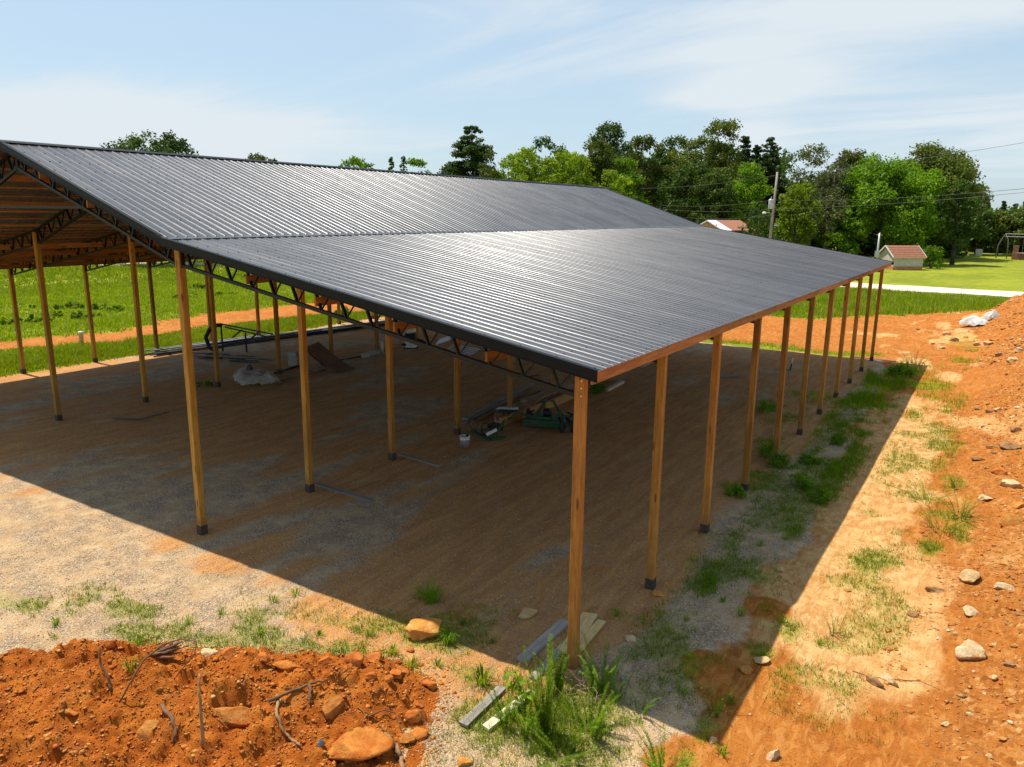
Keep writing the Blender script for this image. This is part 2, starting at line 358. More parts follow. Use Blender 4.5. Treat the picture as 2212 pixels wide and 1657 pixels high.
def zones(x, y):
    wob = (fbm(x*0.8, y*0.8, 71, 4)-0.5)*1.3
    far_ = sst(20, 60, y)
    pad = sst(-0.35, 0.35, polydist(x, y, PAD)+wob*0.9)
    grass = 1-sst(-0.6, 0.6, np.maximum(polydist(x, y, CLAY)+wob*1.6, polydist(x, y, PAD)+wob*0.9))
    grass = grass*(1-sst(-1.0, -0.2, x)*sst(36, 33, y))
    clay = (1-pad)*(1-grass)
    dug = np.maximum(np.exp(-((x-2.05)**2+(y-3.4)**2)/.45**2), np.exp(-((x-1.75)**2+(y-1.1)**2)/.5**2)); dug = sst(.25, .6, dug+wob*.25)
    pad = pad*(1-dug); clay = (1-pad)*(1-grass)
    pale = (1-dug)*sst(0.38, 0.62, fbm(x*0.9, y*0.35, 73, 4)+0.30*sst(4.4, 3.0, x)*sst(1, 4, y)*sst(22, 13, y)-0.16*sst(3.8, 5.5, x)-0.12*sst(3, -1, y)-0.14*sst(16, 26, y)-.2*sst(0,-5,x))*clay*(.15+.85*sst(-6, -1, x))
    return pad, clay, grass, pale
def stain(x, y):
    s = fbm(x*1.1, y*0.28, 81, 5)*0.9+fbm(x*0.25, y*0.2, 83, 3)*0.75
    s = s+0.48*np.exp(-(((x+4.2)/4.6)**2+((y-11)/7.5)**2))-0.5*sst(-0.2, 1.0, x)+0.12*np.exp(-(((x+7.5)/1.3)**2+((y+0.6)/1.2)**2))
    s = s-0.20*np.exp(-(((x+4.0)/3.4)**2+((y-0.6)/1.6)**2))+0.05*sst(-8, -16, x)
    s = s-0.32*sst(-0.7, -2.2, y)
    return sst(0.60, 0.96, s)

def build_ground():
    def axis(*segs):
        a = []
        for s0, s1, st in segs: a += list(np.arange(s0, s1, st))
        return np.array(a)
    def geo(s0, s1, n): return np.sign(s0)*np.geomspace(abs(s0), abs(s1), n)
    xs = np.concatenate([geo(-2500, -75, 22), axis((-72, -42, 1.2), (-42, -28, .35), (-28, -9, .22), (-9, 7.5, .065), (7.5, 16, .2), (16, 34, .9)), geo(36, 2500, 22)])
    ys = np.concatenate([geo(-300, -9, 10), axis((-8, -5.5, .2), (-5.5, 8, .065), (8, 22, .14), (22, 60, .3), (60, 90, .8)), geo(92, 3000, 26)])
    X, Y = np.meshgrid(xs, ys); Z = H(X, Y)
    nx, ny = len(xs), len(ys); V = np.stack([X.ravel(), Y.ravel(), Z.ravel()], 1)
    i = np.arange(nx*ny).reshape(ny, nx); F = np.stack([i[:-1, :-1].ravel(), i[:-1, 1:].ravel(), i[1:, 1:].ravel(), i[1:, :-1].ravel()], 1)
    me = npmesh('ground', V, F, MAT_GROUND, smooth=True)
    pad, clay, grass, pale = zones(X, Y); pw = patchw(X, Y); st = stain(X, Y)
    for nm, ch in (('zone', (pad, clay, grass, pale)), ('cover', (pw, st, ruts(X, Y), sst(4.0, 5.4, X+(fbm(X*.8, Y*.6, 171, 3)-.5)*1.5)*sst(66, 58, Y)))):
        a = me.color_attributes.new(nm, 'FLOAT_COLOR', 'POINT')
        a.data.foreach_set('color', np.stack([c.ravel() for c in ch], 1).astype(np.float32).ravel())
    return tag(ob('ground', me), kind='structure')

def mat_ground():
    t = MT('ground'); P = t.pos()
    pad, clay, grass, pale = t.attr('zone'); pw, st, yel, bnk = t.attr('cover')
    fine = t.noise(P, 26, 6, 0.7); mid = t.noise(P, 3.2, 6, 0.62); big = t.noise(P, 0.55, 5, 0.55)
    streak = t.noise(t.pos((3.0, 0.45, 1)), 1.6, 6, 0.6, 0.4)
    # gravel: single stones of differing tone
    vc = t.vor(P, 42, 'F1', 1); vd = t.vor(P, 42, 'F1', 0); sepv = t.n('ShaderNodeSeparateColor'); t.L.new(vc, sepv.inputs[0])
    stone = t.ramp(sepv.outputs[0], [(0.0, (.22, .135, .08)), (0.3, (.42, .285, .18)), (0.62, (.58, .43, .285)), (0.9, (.72, .58, .42)), (0.985, (.88, .79, .65))])
    stone = t.mix(t.rng(vd, 0.28, 0.6, 0, 0.7), stone, (.10, .075, .055))
    dust = t.mix(t.rng(mid, 0.3, 0.7), (.56, .345, .165), (.68, .49, .28))
    gcol = t.mix(t.rng(t.noise(P, 1.7, 5, 0.65), 0.38, 0.62, 0.20, 0.75), stone, dust)
    orange = t.mix(t.rng(streak, 0.3, 0.7), (.48, .185, .036), (.66, .32, .09))
    orange = t.mix(t.rng(sepv.outputs[1], 0.72, 0.8, 0, 0.75), orange, stone)
    stf = t.rng(t.math('ADD', st, t.math('MULTIPLY', t.math('SUBTRACT', streak, 0.5), 0.9)), 0.25, 0.85)
    gcol = t.mix(t.math('MULTIPLY', stf, 0.86), gcol, orange)
    tread = t.math('MULTIPLY', yel, t.rng(t.noise(P, 5, 4, .6), .35, .6)); gcol = t.mix(t.math('MULTIPLY', tread, .55), gcol, t.mix(t.rng(mid, .35, .65), (.46, .29, .15), (.26, .145, .07)))
    # clay, from rust to apricot, and the pale washed sand on it
    ccol = t.ramp(mid, [(0.25, (.25, .070, .009)), (0.5, (.38, .120, .016)), (0.75, (.48, .175, .028))])
    ccol = t.mix(t.rng(big, 0.35, 0.68, 0, 0.7), ccol, (.46, .165, .026))
    ccol = t.mix(t.rng(fine, 0.48, 0.66, 0, 0.75), ccol, (.22, .065, .012))
    ccol = t.mix(t.rng(t.vor(P, 9.0, 'F1', 0), 0.02, 0.12, 0.45, 0.0), ccol, (.60, .34, .13))
    rill = t.noise(t.pos((2.2, 0.7, 1)), 2.4, 8, 0.72, 1.2); grit = t.noise(P, 95, 3, 0.6)
    ccol = t.mix(t.rng(rill, .50, .60, 0, .55), ccol, (.56, .25, .065)); ccol = t.mix(t.rng(rill, .36, .43, .65, 0), ccol, (.22, .060, .010))
    ccol = t.mix(t.rng(grit, .55, .68, 0, .6), ccol, (.20, .055, .010)); ccol = t.mix(t.rng(grit, .28, .38, .5, 0), ccol, (.62, .36, .14))
    scol = t.mix(t.rng(mid, 0.3, 0.7), (.54, .29, .10), (.70, .46, .20)); scol = t.mix(t.rng(fine, 0.52, 0.68, 0, 0.6), scol, (.40, .19, .06)); scol = t.mix(t.rng(rill, .44, .52, .55, 0), scol, (.45, .19, .045)); scol = t.mix(t.rng(grit, .56, .68, 0, .5), scol, (.32, .16, .06))
    sw = t.rng(t.math('ADD', pale, t.math('MULTIPLY', t.math('SUBTRACT', streak, 0.5), 0.9)), 0.05, 1.0)
    sw = t.math('MULTIPLY', sw, t.rng(t.math('ADD', mid, t.math('MULTIPLY', pale, .35)), .42, .58, .25, 1.0))
    ccol = t.mix(t.math('MULTIPLY', sw, 0.9), ccol, scol)
    rub = t.ramp(t.vor(P, 14, 'F1', 1), [(0.1, (.20, .060, .012)), (0.45, (.36, .125, .022)), (0.75, (.46, .20, .05)), (0.97, (.62, .40, .18))])
    ccol = t.mix(t.math('MULTIPLY', bnk, t.rng(t.noise(P, 1.6, 5, .65), .40, .58, .15, .75)), ccol, rub)
    # turf
    tcol = t.ramp(t.noise(P, 1.1, 8, 0.7), [(0.3, (.085, .145, .008)), (0.5, (.20, .235, .012)), (0.7, (.33, .315, .026))])
    tcol = t.mix(t.rng(t.noise(P, 0.09, 4, 0.6), 0.36, 0.64, 0.0, 0.6), tcol, (.29, .30, .018))
    tcol = t.mix(t.rng(t.noise(t.pos((0.5, 2.2, 1)), 0.35, 6, 0.7), 0.50, 0.66, 0, 0.6), tcol, (.38, .33, .07))
    tcol = t.mix(t.rng(t.noise(t.pos((1.0, 0.5, 1)), 0.16, 5, 0.7), .47, .60, 0, .55), tcol, (.125, .175, .010))
    tcol = t.mix(t.rng(fine, 0.45, 0.75, 0, 0.5), tcol, (.05, .10, .008))
    nz = t.math('MULTIPLY', t.math('SUBTRACT', mid, 0.5), 0.9)
    def edge(w): return t.rng(t.math('ADD', w, nz), 0.30, 0.70)
    col = t.mix(edge(pad), ccol, gcol); col = t.mix(edge(grass), col, tcol)
    thin = t.mix(t.rng(mid, 0.3, 0.7), (.16, .21, .018), (.30, .31, .04))
    pe = t.rng(t.math('ADD', pw, t.math('MULTIPLY', t.math('SUBTRACT', t.noise(P, 9, 5, 0.7), 0.5), 1.5)), 0.35, 1.0, 0, 0.6)
    col = t.mix(pe, col, thin)
    # relief
    hg = t.math('MULTIPLY', t.math('SUBTRACT', 1.0, vd), 0.55)
    hh = t.math('ADD', t.math('MULTIPLY', fine, 0.8), t.math('MULTIPLY', hg, pad)); hh = t.math('ADD', hh, t.math('MULTIPLY', mid, 1.3)); hh = t.math('ADD', hh, t.math('MULTIPLY', rill, 1.2))
    return t.fin(col, 0.95, 0, t.bump(hh, 0.9, 0.045), 0.15)
MAT_GROUND = mat_ground()
build_ground()

def ribbon(name, pts, wid, mat, dz, n=160):
    P = np.array(pts, float); tt = np.linspace(0, len(P)-1, n); out = []
    for t_ in tt:                                   # Catmull-Rom
        i = min(int(t_), len(P)-2); u = t_-i
        a, b, c, d = P[max(i-1, 0)], P[i], P[i+1], P[min(i+2, len(P)-1)]
        out.append(0.5*((2*b)+(-a+c)*u+(2*a-5*b+4*c-d)*u*u+(-a+3*b-3*c+d)*u**3))
    out = np.array(out); tg = np.gradient(out, axis=0); tg /= np.linalg.norm(tg, axis=1)[:, None]; nn = np.stack([-tg[:, 1], tg[:, 0]], 1)
    V = []; m = 7
    for k in range(m):
        off = np.full(n, wid*(k/(m-1)-0.5))
        if k in (0, m-1): off = off+0.7*(fbm(out[:, 0]*.5, out[:, 1]*.5, 5+k, 3)-.5)
        q = out+nn*off[:, None]
        V.append(np.column_stack([q, H(q[:, 0], q[:, 1])+dz-(0.06 if k in (0, m-1) else 0)]))
    V = np.concatenate(V); F = [(k*n+i, k*n+i+1, (k+1)*n+i+1, (k+1)*n+i) for k in range(m-1) for i in range(n-1)]
    return ob(name, npmesh(name, V, F, mat, True))
tdr = MT('driveway_gravel'); P_ = tdr.pos()
MAT_DRIVE = tdr.fin(tdr.mix(tdr.rng(tdr.noise(tdr.pos((1, 4, 1)), 0.8, 6, .65), .3, .7), (.56, .46, .34), (.70, .61, .49)), 0.95, 0, tdr.bump(tdr.noise(P_, 20, 4), .4, .02), .1)
tag(ribbon('driveway', [(95, 62), (45, 68), (20, 72.2), (6.7, 74), (-4, 74.5), (-22, 76), (-45, 73.5), (-68, 63), (-80, 55.5), (-88, 48.5), (-98, 37), (-108, 18), (-116, -10)], 6.4, MAT_DRIVE, 0.10), kind='structure')
tag(ribbon('garden_path', [(-3, 158), (2, 160), (8, 161), (15, 160), (24, 157)], 1.6, MAT_DRIVE, 0.10, 60), kind='structure')

# ---- heap of dug clay in front of the barn
def mound_h(x, y):
    d = polydist(x, y, MOUND)+(fbm(x*1.4, y*1.4, 101, 3)-0.5)*0.35
    h = sst(-0.05, 0.95, d)*(0.22+0.34*sst(-1.6, -4.2, x))*(0.75+0.5*fbm(x*0.6, y*0.6, 103, 2))
    m = sst(0.0, 0.35, d)
    lump = np.abs(fbm(x*2.3, y*2.3, 105, 4)-0.5)*2
    h = h+m*((fbm(x*1.5, y*1.5, 107, 4)-0.5)*0.42+(0.35-lump)*0.22+(fbm(x*6, y*6, 109, 4, .6)-0.5)*0.15+(vnoise(x*19, y*19, 113)-0.5)*0.026)
    cl = vnoise(x*4.5, y*4.5, 111); h = h+m*sst(0.52, 0.80, cl)*0.10
    return np.where(d > -0.12, np.maximum(h, -0.03), -0.08)
def build_mound():
    xs = np.arange(-9.3, -0.3, 0.03); ys = np.arange(-7.3, -1.0, 0.03)
    X, Y = np.meshgrid(xs, ys); Z = mound_h(X, Y)+H(X, Y)
    nx, ny = len(xs), len(ys); i = np.arange(nx*ny).reshape(ny, nx)
    F = np.stack([i[:-1, :-1].ravel(), i[:-1, 1:].ravel(), i[1:, 1:].ravel(), i[1:, :-1].ravel()], 1)
    d = polydist(X, Y, MOUND).ravel()
    F = F[(d[F] > -0.2).all(1)]
    keep = np.unique(F); rm = np.full(nx*ny, -1); rm[keep] = np.arange(len(keep))
    V = np.stack([X.ravel(), Y.ravel(), Z.ravel()], 1)[keep]
    t = MT('dug_clay'); P = t.pos(); mid = t.noise(P, 3.0, 7, .65); fine = t.noise(P, 34, 6, .7)
    c = t.ramp(mid, [(0.25, (.22, .050, .007)), (0.48, (.40, .105, .012)), (0.62, (.50, .155, .020)), (0.8, (.56, .215, .04))])
    c = t.mix(t.rng(fine, .5, .72, 0, .6), c, (.26, .07, .014)); c = t.mix(t.rng(t.vor(P, 17, 'F1', 0), .03, .13, .6, 0), c, (.66, .36, .13))
    c = t.mix(t.rng(t.noise(P, 1.1, 4), .55, .7, 0, .5), c, (.56, .235, .05))
    m = t.fin(c, .95, 0, t.bump(t.math('ADD', fine, t.noise(P, 9, 6, .7)), .9, .045), .12)
    return tag(ob('dirt_mound', npmesh('dirt_mound', V, rm[F], m, True)), kind='structure'), m
_, MAT_DUG = build_mound()
def GM(px, py):
    """point on the mound surface"""
    d = ray(px, py); z = 0.4
    for _ in range(12):
        p = CAM+d*((z-CAM[2])/d[2]); x = np.array([p[0]]); y = np.array([p[1]]); h = mound_h(x, y)[0]
        z = 0.5*z+0.5*(max(h, 0)+H1(p[0], p[1]))
    return Vector((p[0], p[1], z))

# ---------------------------------------------------------------- the pole barn
S = 3.05; NB = 11; XA, XB, XC, XD = 0.0, -8.98, -20.66, -29.35; XR = -14.82
Y0, Y1 = -0.36, 30.5+0.36
def roof_z(x):
    if x >= XB: return 4.71+(0.4-x)*(6.22-4.71)/(0.4-XB)
    if x >= XR: return 6.22+(XB-x)*(8.22-6.22)/(XB-XR)
    if x >= XC: return 8.22-(XR-x)*(8.22-6.22)/(XR-XC)
    return 6.22-(XC-x)*(6.22-4.50)/(XC+30.0)
EAVE_R, EAVE_L = 0.4, -30.0
M_POST = mat_wood('treated_pine_post', (.33, .145, .022), (.52, .255, .048), 'z', dark=(.22, .092, .018))
def muddy_post():
    m = M_POST; nt = m.node_tree; b = nt.nodes['Principled BSDF']; src = b.inputs['Base Color'].links[0].from_socket
    g = nt.nodes.new('ShaderNodeNewGeometry'); sp = nt.nodes.new('ShaderNodeSeparateXYZ'); nt.links.new(g.outputs['Position'], sp.inputs[0])
    nz = nt.nodes.new('ShaderNodeTexNoise'); nz.inputs['Scale'].default_value = 5; nz.inputs['Detail'].default_value = 6; nt.links.new(g.outputs['Position'], nz.inputs['Vector'])
    a = nt.nodes.new('ShaderNodeMath'); a.operation = 'MULTIPLY_ADD'; nt.links.new(nz.outputs[0], a.inputs[0]); a.inputs[1].default_value = 1.3; a.inputs[2].default_value = -0.25
    r = nt.nodes.new('ShaderNodeMath'); r.operation = 'SUBTRACT'; nt.links.new(a.outputs[0], r.inputs[0]); nt.links.new(sp.outputs[2], r.inputs[1])
    mr = nt.nodes.new('ShaderNodeMapRange'); nt.links.new(r.outputs[0], mr.inputs[0]); mr.inputs[1].default_value = -.15; mr.inputs[2].default_value = .35; mr.inputs[4].default_value = .6
    mx = nt.nodes.new('ShaderNodeMix'); mx.data_type = 'RGBA'; nt.links.new(mr.outputs[0], mx.inputs['Factor']); nt.links.new(src, mx.inputs['A']); mx.inputs['B'].default_value = (.27, .12, .045, 1)
    nt.links.new(mx.outputs['Result'], b.inputs['Base Color'])
muddy_post()
M_BOARD_Y = mat_wood('treated_pine_board', (.30, .11, .030), (.46, .20, .055), 'y', dark=(.20, .07, .022))
M_PURLIN = mat_wood('pine_purlin', (.27, .12, .045), (.38, .19, .08), 'y', dark=(.18, .075, .03))
M_BASE = mat_plain('dark_post_sleeve', (.055, .040, .030), .7, 0, .3, 9, .2)
M_STEEL = mat_plain('dark_painted_steel', (.009, .010, .011), .5, 0.0, .3, 5, .1, False, None, .3)
M_TRIM = mat_plain('black_trim_metal', (.006, .006, .007), .5, 0.0, .2, 3, 0, False, None, .18)
M_BOLT = mat_plain('galvanised_bolt', (.65, .63, .60), .35, .6, .1)
def mat_roof():
    t = MT('charcoal_roof_metal'); P = t.pos()
    a = t.noise(t.pos((0.6, 2.6, 1)), 1.1, 4, .5); f = t.noise(P, 40, 3, .6); d = t.noise(t.pos((0.25, 1.3, 1)), 1.4, 6, .65)
    oi = t.n('ShaderNodeObjectInfo')
    c = t.mix(t.rng(d, .35, .7), (.070, .071, .078), (.094, .094, .100))
    hs = t.n('ShaderNodeHueSaturation'); t.L.new(c, hs.inputs['Color']); t.L.new(t.rng(oi.outputs['Random'], 0, 1, .90, 1.10, False), hs.inputs['Value'])
    r = t.rng(d, .3, .7, .29, .38)
    roll = t.noise(t.pos((0.04, 1.0, 0.04)), 34, 3, .6)
    return t.fin(hs.outputs[0], r, 0.22, t.bump(t.math('ADD', t.math('MULTIPLY', a, .5), t.math('MULTIPLY', roll, .25)), .30, .02), .32)
M_ROOF = mat_roof()

barn = empty('pole_barn', (XR, 15.25, 0))
tag(barn, 'large open pole barn with dark ribbed metal roof, orange wooden posts and black steel trusses', 'barn')
BO = Vector(barn.location)
def part(name, me, loc=(0, 0, 0), parent=None, rot=None):
    """barn part given in world coordinates"""
    o = bpy.data.objects.new(name, me); COL.objects.link(o); o.parent = parent or barn
    o.location = Vector(loc)-(BO if parent is None else Vector((0, 0, 0)))
    if rot: o.rotation_euler = rot
    return o
# posts, each with its sleeve
PW = 0.14
def post_mesh(h):
    m = MB(); hw = PW/2; c = 0.006
    ring = [(-hw+c, -hw), (hw-c, -hw), (hw, -hw+c), (hw, hw-c), (hw-c, hw), (-hw+c, hw), (-hw, hw-c), (-hw, -hw+c)]
    m.prism([(x, y, -0.05) for x, y in ring], (0, 0, h+0.05)); return m.mesh('post', M_POST)
base_me = MB().prism([(x, y, -0.05) for x, y in ((-.078, -.078), (.078, -.078), (.078, .078), (-.078, .078))], (0, 0, 0.25)).mesh('post_base', M_BASE)
bolt_me = MB().lathe([(0.0, -.012), (.012, -.012), (.012, 0), (0, 0)], n=8).mesh('bolt', M_BOLT)
for xr, top in ((XA, roof_z(XA)-0.12), (XB, roof_z(XB)-0.16), (XC, roof_z(XC)-0.16), (XD, roof_z(XD)-0.14)):
    me = post_mesh(top)
    for i in range(NB):
        p = part('post', me, (xr, i*S, 0)); p.rotation_euler = (R.uniform(-.005, .005), R.uniform(-.005, .005), R.uniform(-.05, .05)+(math.pi/2)*R.randrange(4))
        p.scale = (R.uniform(.97, 1.05), R.uniform(.97, 1.05), 1)
        if xr == XA and i == 0: p.rotation_euler = (0, 0, 0)
        else: part('post_base', base_me, (0, 0, 0), p)
        if xr == XA and i < 4:
            p.rotation_euler = (0, 0, 0)
            for bz in (0.06, 0.17, 0.28): part('bolt', bolt_me, (0.035, -PW/2-0.001, top-bz-0.10), p, (math.pi/2, 0, 0)) if i == 0 else part('bolt', bolt_me, (PW/2*1.04, -0.01, top-bz-0.06), p, (0, math.pi/2, 0))

# steel trusses with parallel chords, one set on every row of posts
def truss_parts(x0, x1, depth, zoff=0.09, n=None):
    """chord end points and web bars of a sloped truss in the plane y = 0"""
    zt = lambda x: roof_z(x)-zoff
    n = n or max(4, round(abs(x1-x0)/0.595)); st = (x1-x0)/n
    top = ((x0, 0, zt(x0)), (x1, 0, zt(x1))); bot = ((x0, 0, zt(x0)-depth), (x1, 0, zt(x1)-depth)); webs = []
    for k in range(n):
        xb = x0+st*(k+0.5); zb = zt(xb)-depth
        webs.append(((xb-st*0.30, 0, zt(xb-st*0.30)), (xb, 0, zb), 0.058)); webs.append(((xb+st*0.02, 0, zb), (xb+st*0.50, 0, zt(xb+st*0.50)), 0.036))
    return top, bot, webs
def chord(m, a, b):
    m.bar(a, b, 0.07, 0.008); a2 = Vector(a)-Vector((0, .03, .03)); b2 = Vector(b)-Vector((0, .03, .03)); m.bar(a2, b2, 0.008, 0.055); m.bar(a2+Vector((0, .06, 0)), b2+Vector((0, .06, 0)), 0.008, 0.055)
SPANS = {'lean_to_truss': (XB+PW/2, XA-PW/2, 0.40), 'main_truss': None, 'far_lean': (XC-PW/2, XD+PW/2, 0.40)}
def make_truss(kind):
    m = MB(); webs = []; plates = MB()
    if kind == 'main':
        for (a, b) in ((XB-PW/2, XR), (XC+PW/2, XR)):
            t_, b_, w = truss_parts(a, b, 0.42); chord(m, *t_); chord(m, *b_); webs += w
            m.bar((a, 0, roof_z(a)-.08), (a, 0, roof_z(a)-.53), .07, .07)
        zt = 6.80; xl = XR-(8.22-0.51-zt)/0.3425; xr_ = XR+(8.22-0.51-zt)/0.3425; m.bar((xl, 0, zt), (xr_, 0, zt), .06, .06)
        m.bar((XR, 0, 8.10), (XR, 0, 7.68), .05, .05); m.box((XR, 0, 7.66), (.42, .012, .16))
    else:
        a, b, d = SPANS[kind]; t_, b_, w = truss_parts(a, b, d); chord(m, *t_); chord(m, *b_); webs += w
        m.bar((a, 0, roof_z(a)-.08), (a, 0, roof_z(a)-.52), .07, .09); m.bar((b, 0, roof_z(b)-.08), (b, 0, roof_z(b)-.50), .07, .07)
    return m, webs
def web_bar(m, w): m.bar(w[0], w[1], 0.012 if w[2] < .04 else 0.03, w[2], up=(0, 1, 0))
for kind in ('lean_to_truss', 'main', 'far_lean'):
    m, webs = make_truss(kind); plain = m.mesh('truss', M_STEEL)
    m2, _ = make_truss(kind); [web_bar(m2, w) for w in webs]; full = m2.mesh('truss', M_STEEL)
    wm = []
    for w in webs:
        q = MB(); web_bar(q, w); wm.append(q.mesh('web', M_STEEL))
    for i in range(NB):
        single = (i < 3 and kind == 'lean_to_truss') or (i < 1 and kind == 'main')
        o = part('truss', plain if single else full, (0, i*S+0.0, 0))
        if single:
            for q in wm: part('web', q, (0, 0, 0), o)

# timber: purlins at two-foot centres under the sheets, stiffening beams standing on the lower chords
def purlin_rows():
    rows = []
    for k in range(16): rows.append(0.30-k*0.60)
    for k in range(10): rows.append(XB-0.28-k*0.60)
    for k in range(10): rows.append(XC+0.28+k*0.60)
    for k in range(16): rows.append(XC-0.25-k*0.60)
    return [x for x in rows if EAVE_L+0.05 < x < EAVE_R]
def slope_at(x): return (roof_z(x+0.01)-roof_z(x-0.01))/0.02
pm = MB().box((0, 0, 0), (0.089, Y1-Y0-0.04, 0.038)).mesh('purlin', M_PURLIN)
for x in purlin_rows():
    part('purlin', pm, (x, (Y0+Y1)/2, roof_z(x)-0.030), rot=(0, -math.atan(slope_at(x)), 0))
bm = MB().box((0, 0, 0), (0.04, Y1-Y0-0.55, 0.155)).mesh('beam', M_BOARD_Y)
for x in (-1.56, -3.36, -5.13, -6.90, -11.94, -13.76, -15.9, -17.7, -22.4, -24.2, -26.0, -27.8):
    part('beam', bm, (x, (Y0+Y1)/2, roof_z(x)-0.49+0.13))
# eave boards in lengths
for side, xe in ((1, EAVE_R-0.07), (-1, EAVE_L+0.07)):
    y = Y0+0.02
    while y < Y1-0.1:
        y2 = min(y+4.88, Y1-0.02); part('eave_board', MB().box((0, 0, 0), (0.038, y2-y-0.004, 0.175)).mesh('eave_board', M_BOARD_Y), (xe, (y+y2)/2, roof_z(xe)-0.100-0.004*R.random())); y = y2

# ribbed sheets, 36 inches wide, ribs at nine inches
def panel_mesh(name, x_hi, x_lo, w=0.9144):
    """origin at the upper edge; runs down the slope"""
    prof = []
    pit = w/4
    for r in range(4):
        c = pit*(r+0.5)-w/2
        lap = r == 3                                # the overlapping rib is broader and softer than the other three
        e, tp, hh = (.021, .007, .0155) if lap else (.0175, .0085, .0120)
        for dy, z in ((-pit/2+.001, 0), (-.079, 0), (-.073, .0024), (-.067, 0), (-e-.004, 0), (-e, .0015), (-(e+tp)/2, hh*.62 if lap else hh*.5), (-tp, hh-.001), (0, hh), (tp, hh-.001), ((e+tp)/2, hh*.62 if lap else hh*.5), (e, .0015), (e+.004, 0), (.067, 0), (.073, .0024), (.079, 0)):
            prof.append((c+dy, z))
    prof.append((w/2+.012, .0015))
    dx, dz = x_lo-x_hi, roof_z(x_lo)-roof_z(x_hi); ln = math.hypot(dx, dz); nrm = Vector((-dz, 0, dx)).normalized()
    if nrm.z < 0: nrm = -nrm
    V = []; nseg = 2
    for k in range(nseg):
        f = k/(nseg-1)
        for y, z in prof: V.append((dx*f+nrm.x*z, y, dz*f+nrm.z*z))
    n = len(prof); F = [(i, i+1, n+i+1, n+i) if dx > 0 else (i+1, i, n+i, n+i+1) for i in range(n-1)]
    me = npmesh(name, V, [f[::-1] for f in F], M_ROOF, False)
    return me, nrm
SLOPES = (('lean_to_panel', XB-0.10, EAVE_R+0.0), ('main_panel', XR+0.03, XB+0.02), ('main_panel', XR-0.03, XC-0.02), ('lean_to_panel', XC+0.10, EAVE_L))
for si, (nm, xh, xl) in enumerate(SLOPES):
    if xh == XB-0.10: zh = roof_z(XB)+0.10*0.161; zl = roof_z(xl)
    elif xh == XC+0.10: zh = roof_z(XC)+0.10*0.185; zl = roof_z(xl)
    else: zh = roof_z(xh); zl = zh-abs(xl-xh)*(8.22-6.22)/(XB-XR)
    # straight sheet between its two edges
    _rz = roof_z; a, b = (xh, zh), (xl, zl)
    roof_z = (lambda x, a=a, b=b: a[1]+(x-a[0])*(b[1]-a[1])/(b[0]-a[0]))
    me, nrm = panel_mesh(nm, xh, xl); roof_z = _rz
    w = 0.9144; n = int(math.ceil((Y1-Y0)/w)); step = (Y1-Y0)/n
    lift = 0.030 if nm == 'main_panel' else 0.0
    for k in range(n):
        o = part('roof_panel', me, (xh, Y0+step*(k+0.5), zh+lift+R.uniform(0, .0012)))
        o.scale = (1, step/w, 1); o.rotation_euler = (R.uniform(-.0035, .0035), 0, 0)
    # screws beside every rib on every purlin
    rows = [x for x in purlin_rows() if min(xh, xl)+0.05 < x < max(xh, xl)-0.02]
    rib = step/4; V = []; F = []; nr = int((Y1-Y0)/rib)
    ang = [2*math.pi*q/6 for q in range(6)]
    tx = Vector((b[0]-a[0], 0, b[1]-a[1])).normalized(); ty = Vector((0, 1, 0))
    for x in rows:
        for r in range(nr):
            y = Y0+rib*(r+0.5)+0.045
            c = Vector((x+R.uniform(-.012, .012), y, a[1]+(x-a[0])*(b[1]-a[1])/(b[0]-a[0])+lift))+nrm*0.001
            q = len(V)
            for rr, hh in ((.018, 0.0), (.016, .005), (.009, .007), (.008, .014)):
                for t in ang: V.append(c+tx*(math.cos(t)*rr)+ty*(math.sin(t)*rr)+nrm*hh)
            for lv in range(3):
                for j in range(6): F.append((q+lv*6+j, q+lv*6+(j+1) % 6, q+(lv+1)*6+(j+1) % 6, q+(lv+1)*6+j))
    V = np.array([tuple(v-BO) for v in V])
    o = ob('screws', npmesh('screws', V, F, M_TRIM), barn); o['kind'] = 'stuff'

# bent trims: ridge cap, flashing at the change of pitch, gable trims
def strip(pts, y0, y1, th=0.004):
    m = MB(); P = [Vector((x, 0, z)) for x, z in pts]
    n = len(P)
    for k in range(n-1):
        d = (P[k+1]-P[k]).normalized(); nn = Vector((-d.z, 0, d.x))*th
        q = [P[k], P[k+1], P[k+1]-nn, P[k]-nn]
        m.prism([(v.x, y0, v.z) for v in q], (0, y1-y0, 0))
    return m
y = Y0-0.03
while y < Y1:
    y2 = min(y+3.05, Y1+0.03)
    zr = roof_z(XR)+0.060+R.uniform(0, .004)
    part('ridge_cap', strip([(XR-.17, zr-.052), (XR-.155, zr-.047), (XR, zr+0.006), (XR+.155, zr-.047), (XR+.17, zr-.052)], 0, y2-y-.003).mesh('ridge_cap', M_TRIM), (0, y, 0))
    for sgn, xb in ((1, XB), (-1, XC)):
        z0 = roof_z(xb)
        part('flashing', strip([(xb-sgn*.14, z0+.14*.342+.028), (xb, z0+.027), (xb+sgn*.165, z0-.165*.161+.0255), (xb+sgn*.172, z0-.165*.161+.012)][::sgn], 0, y2-y-.003).mesh('flashing', M_ROOF), (0, y, 0))
    y = y2
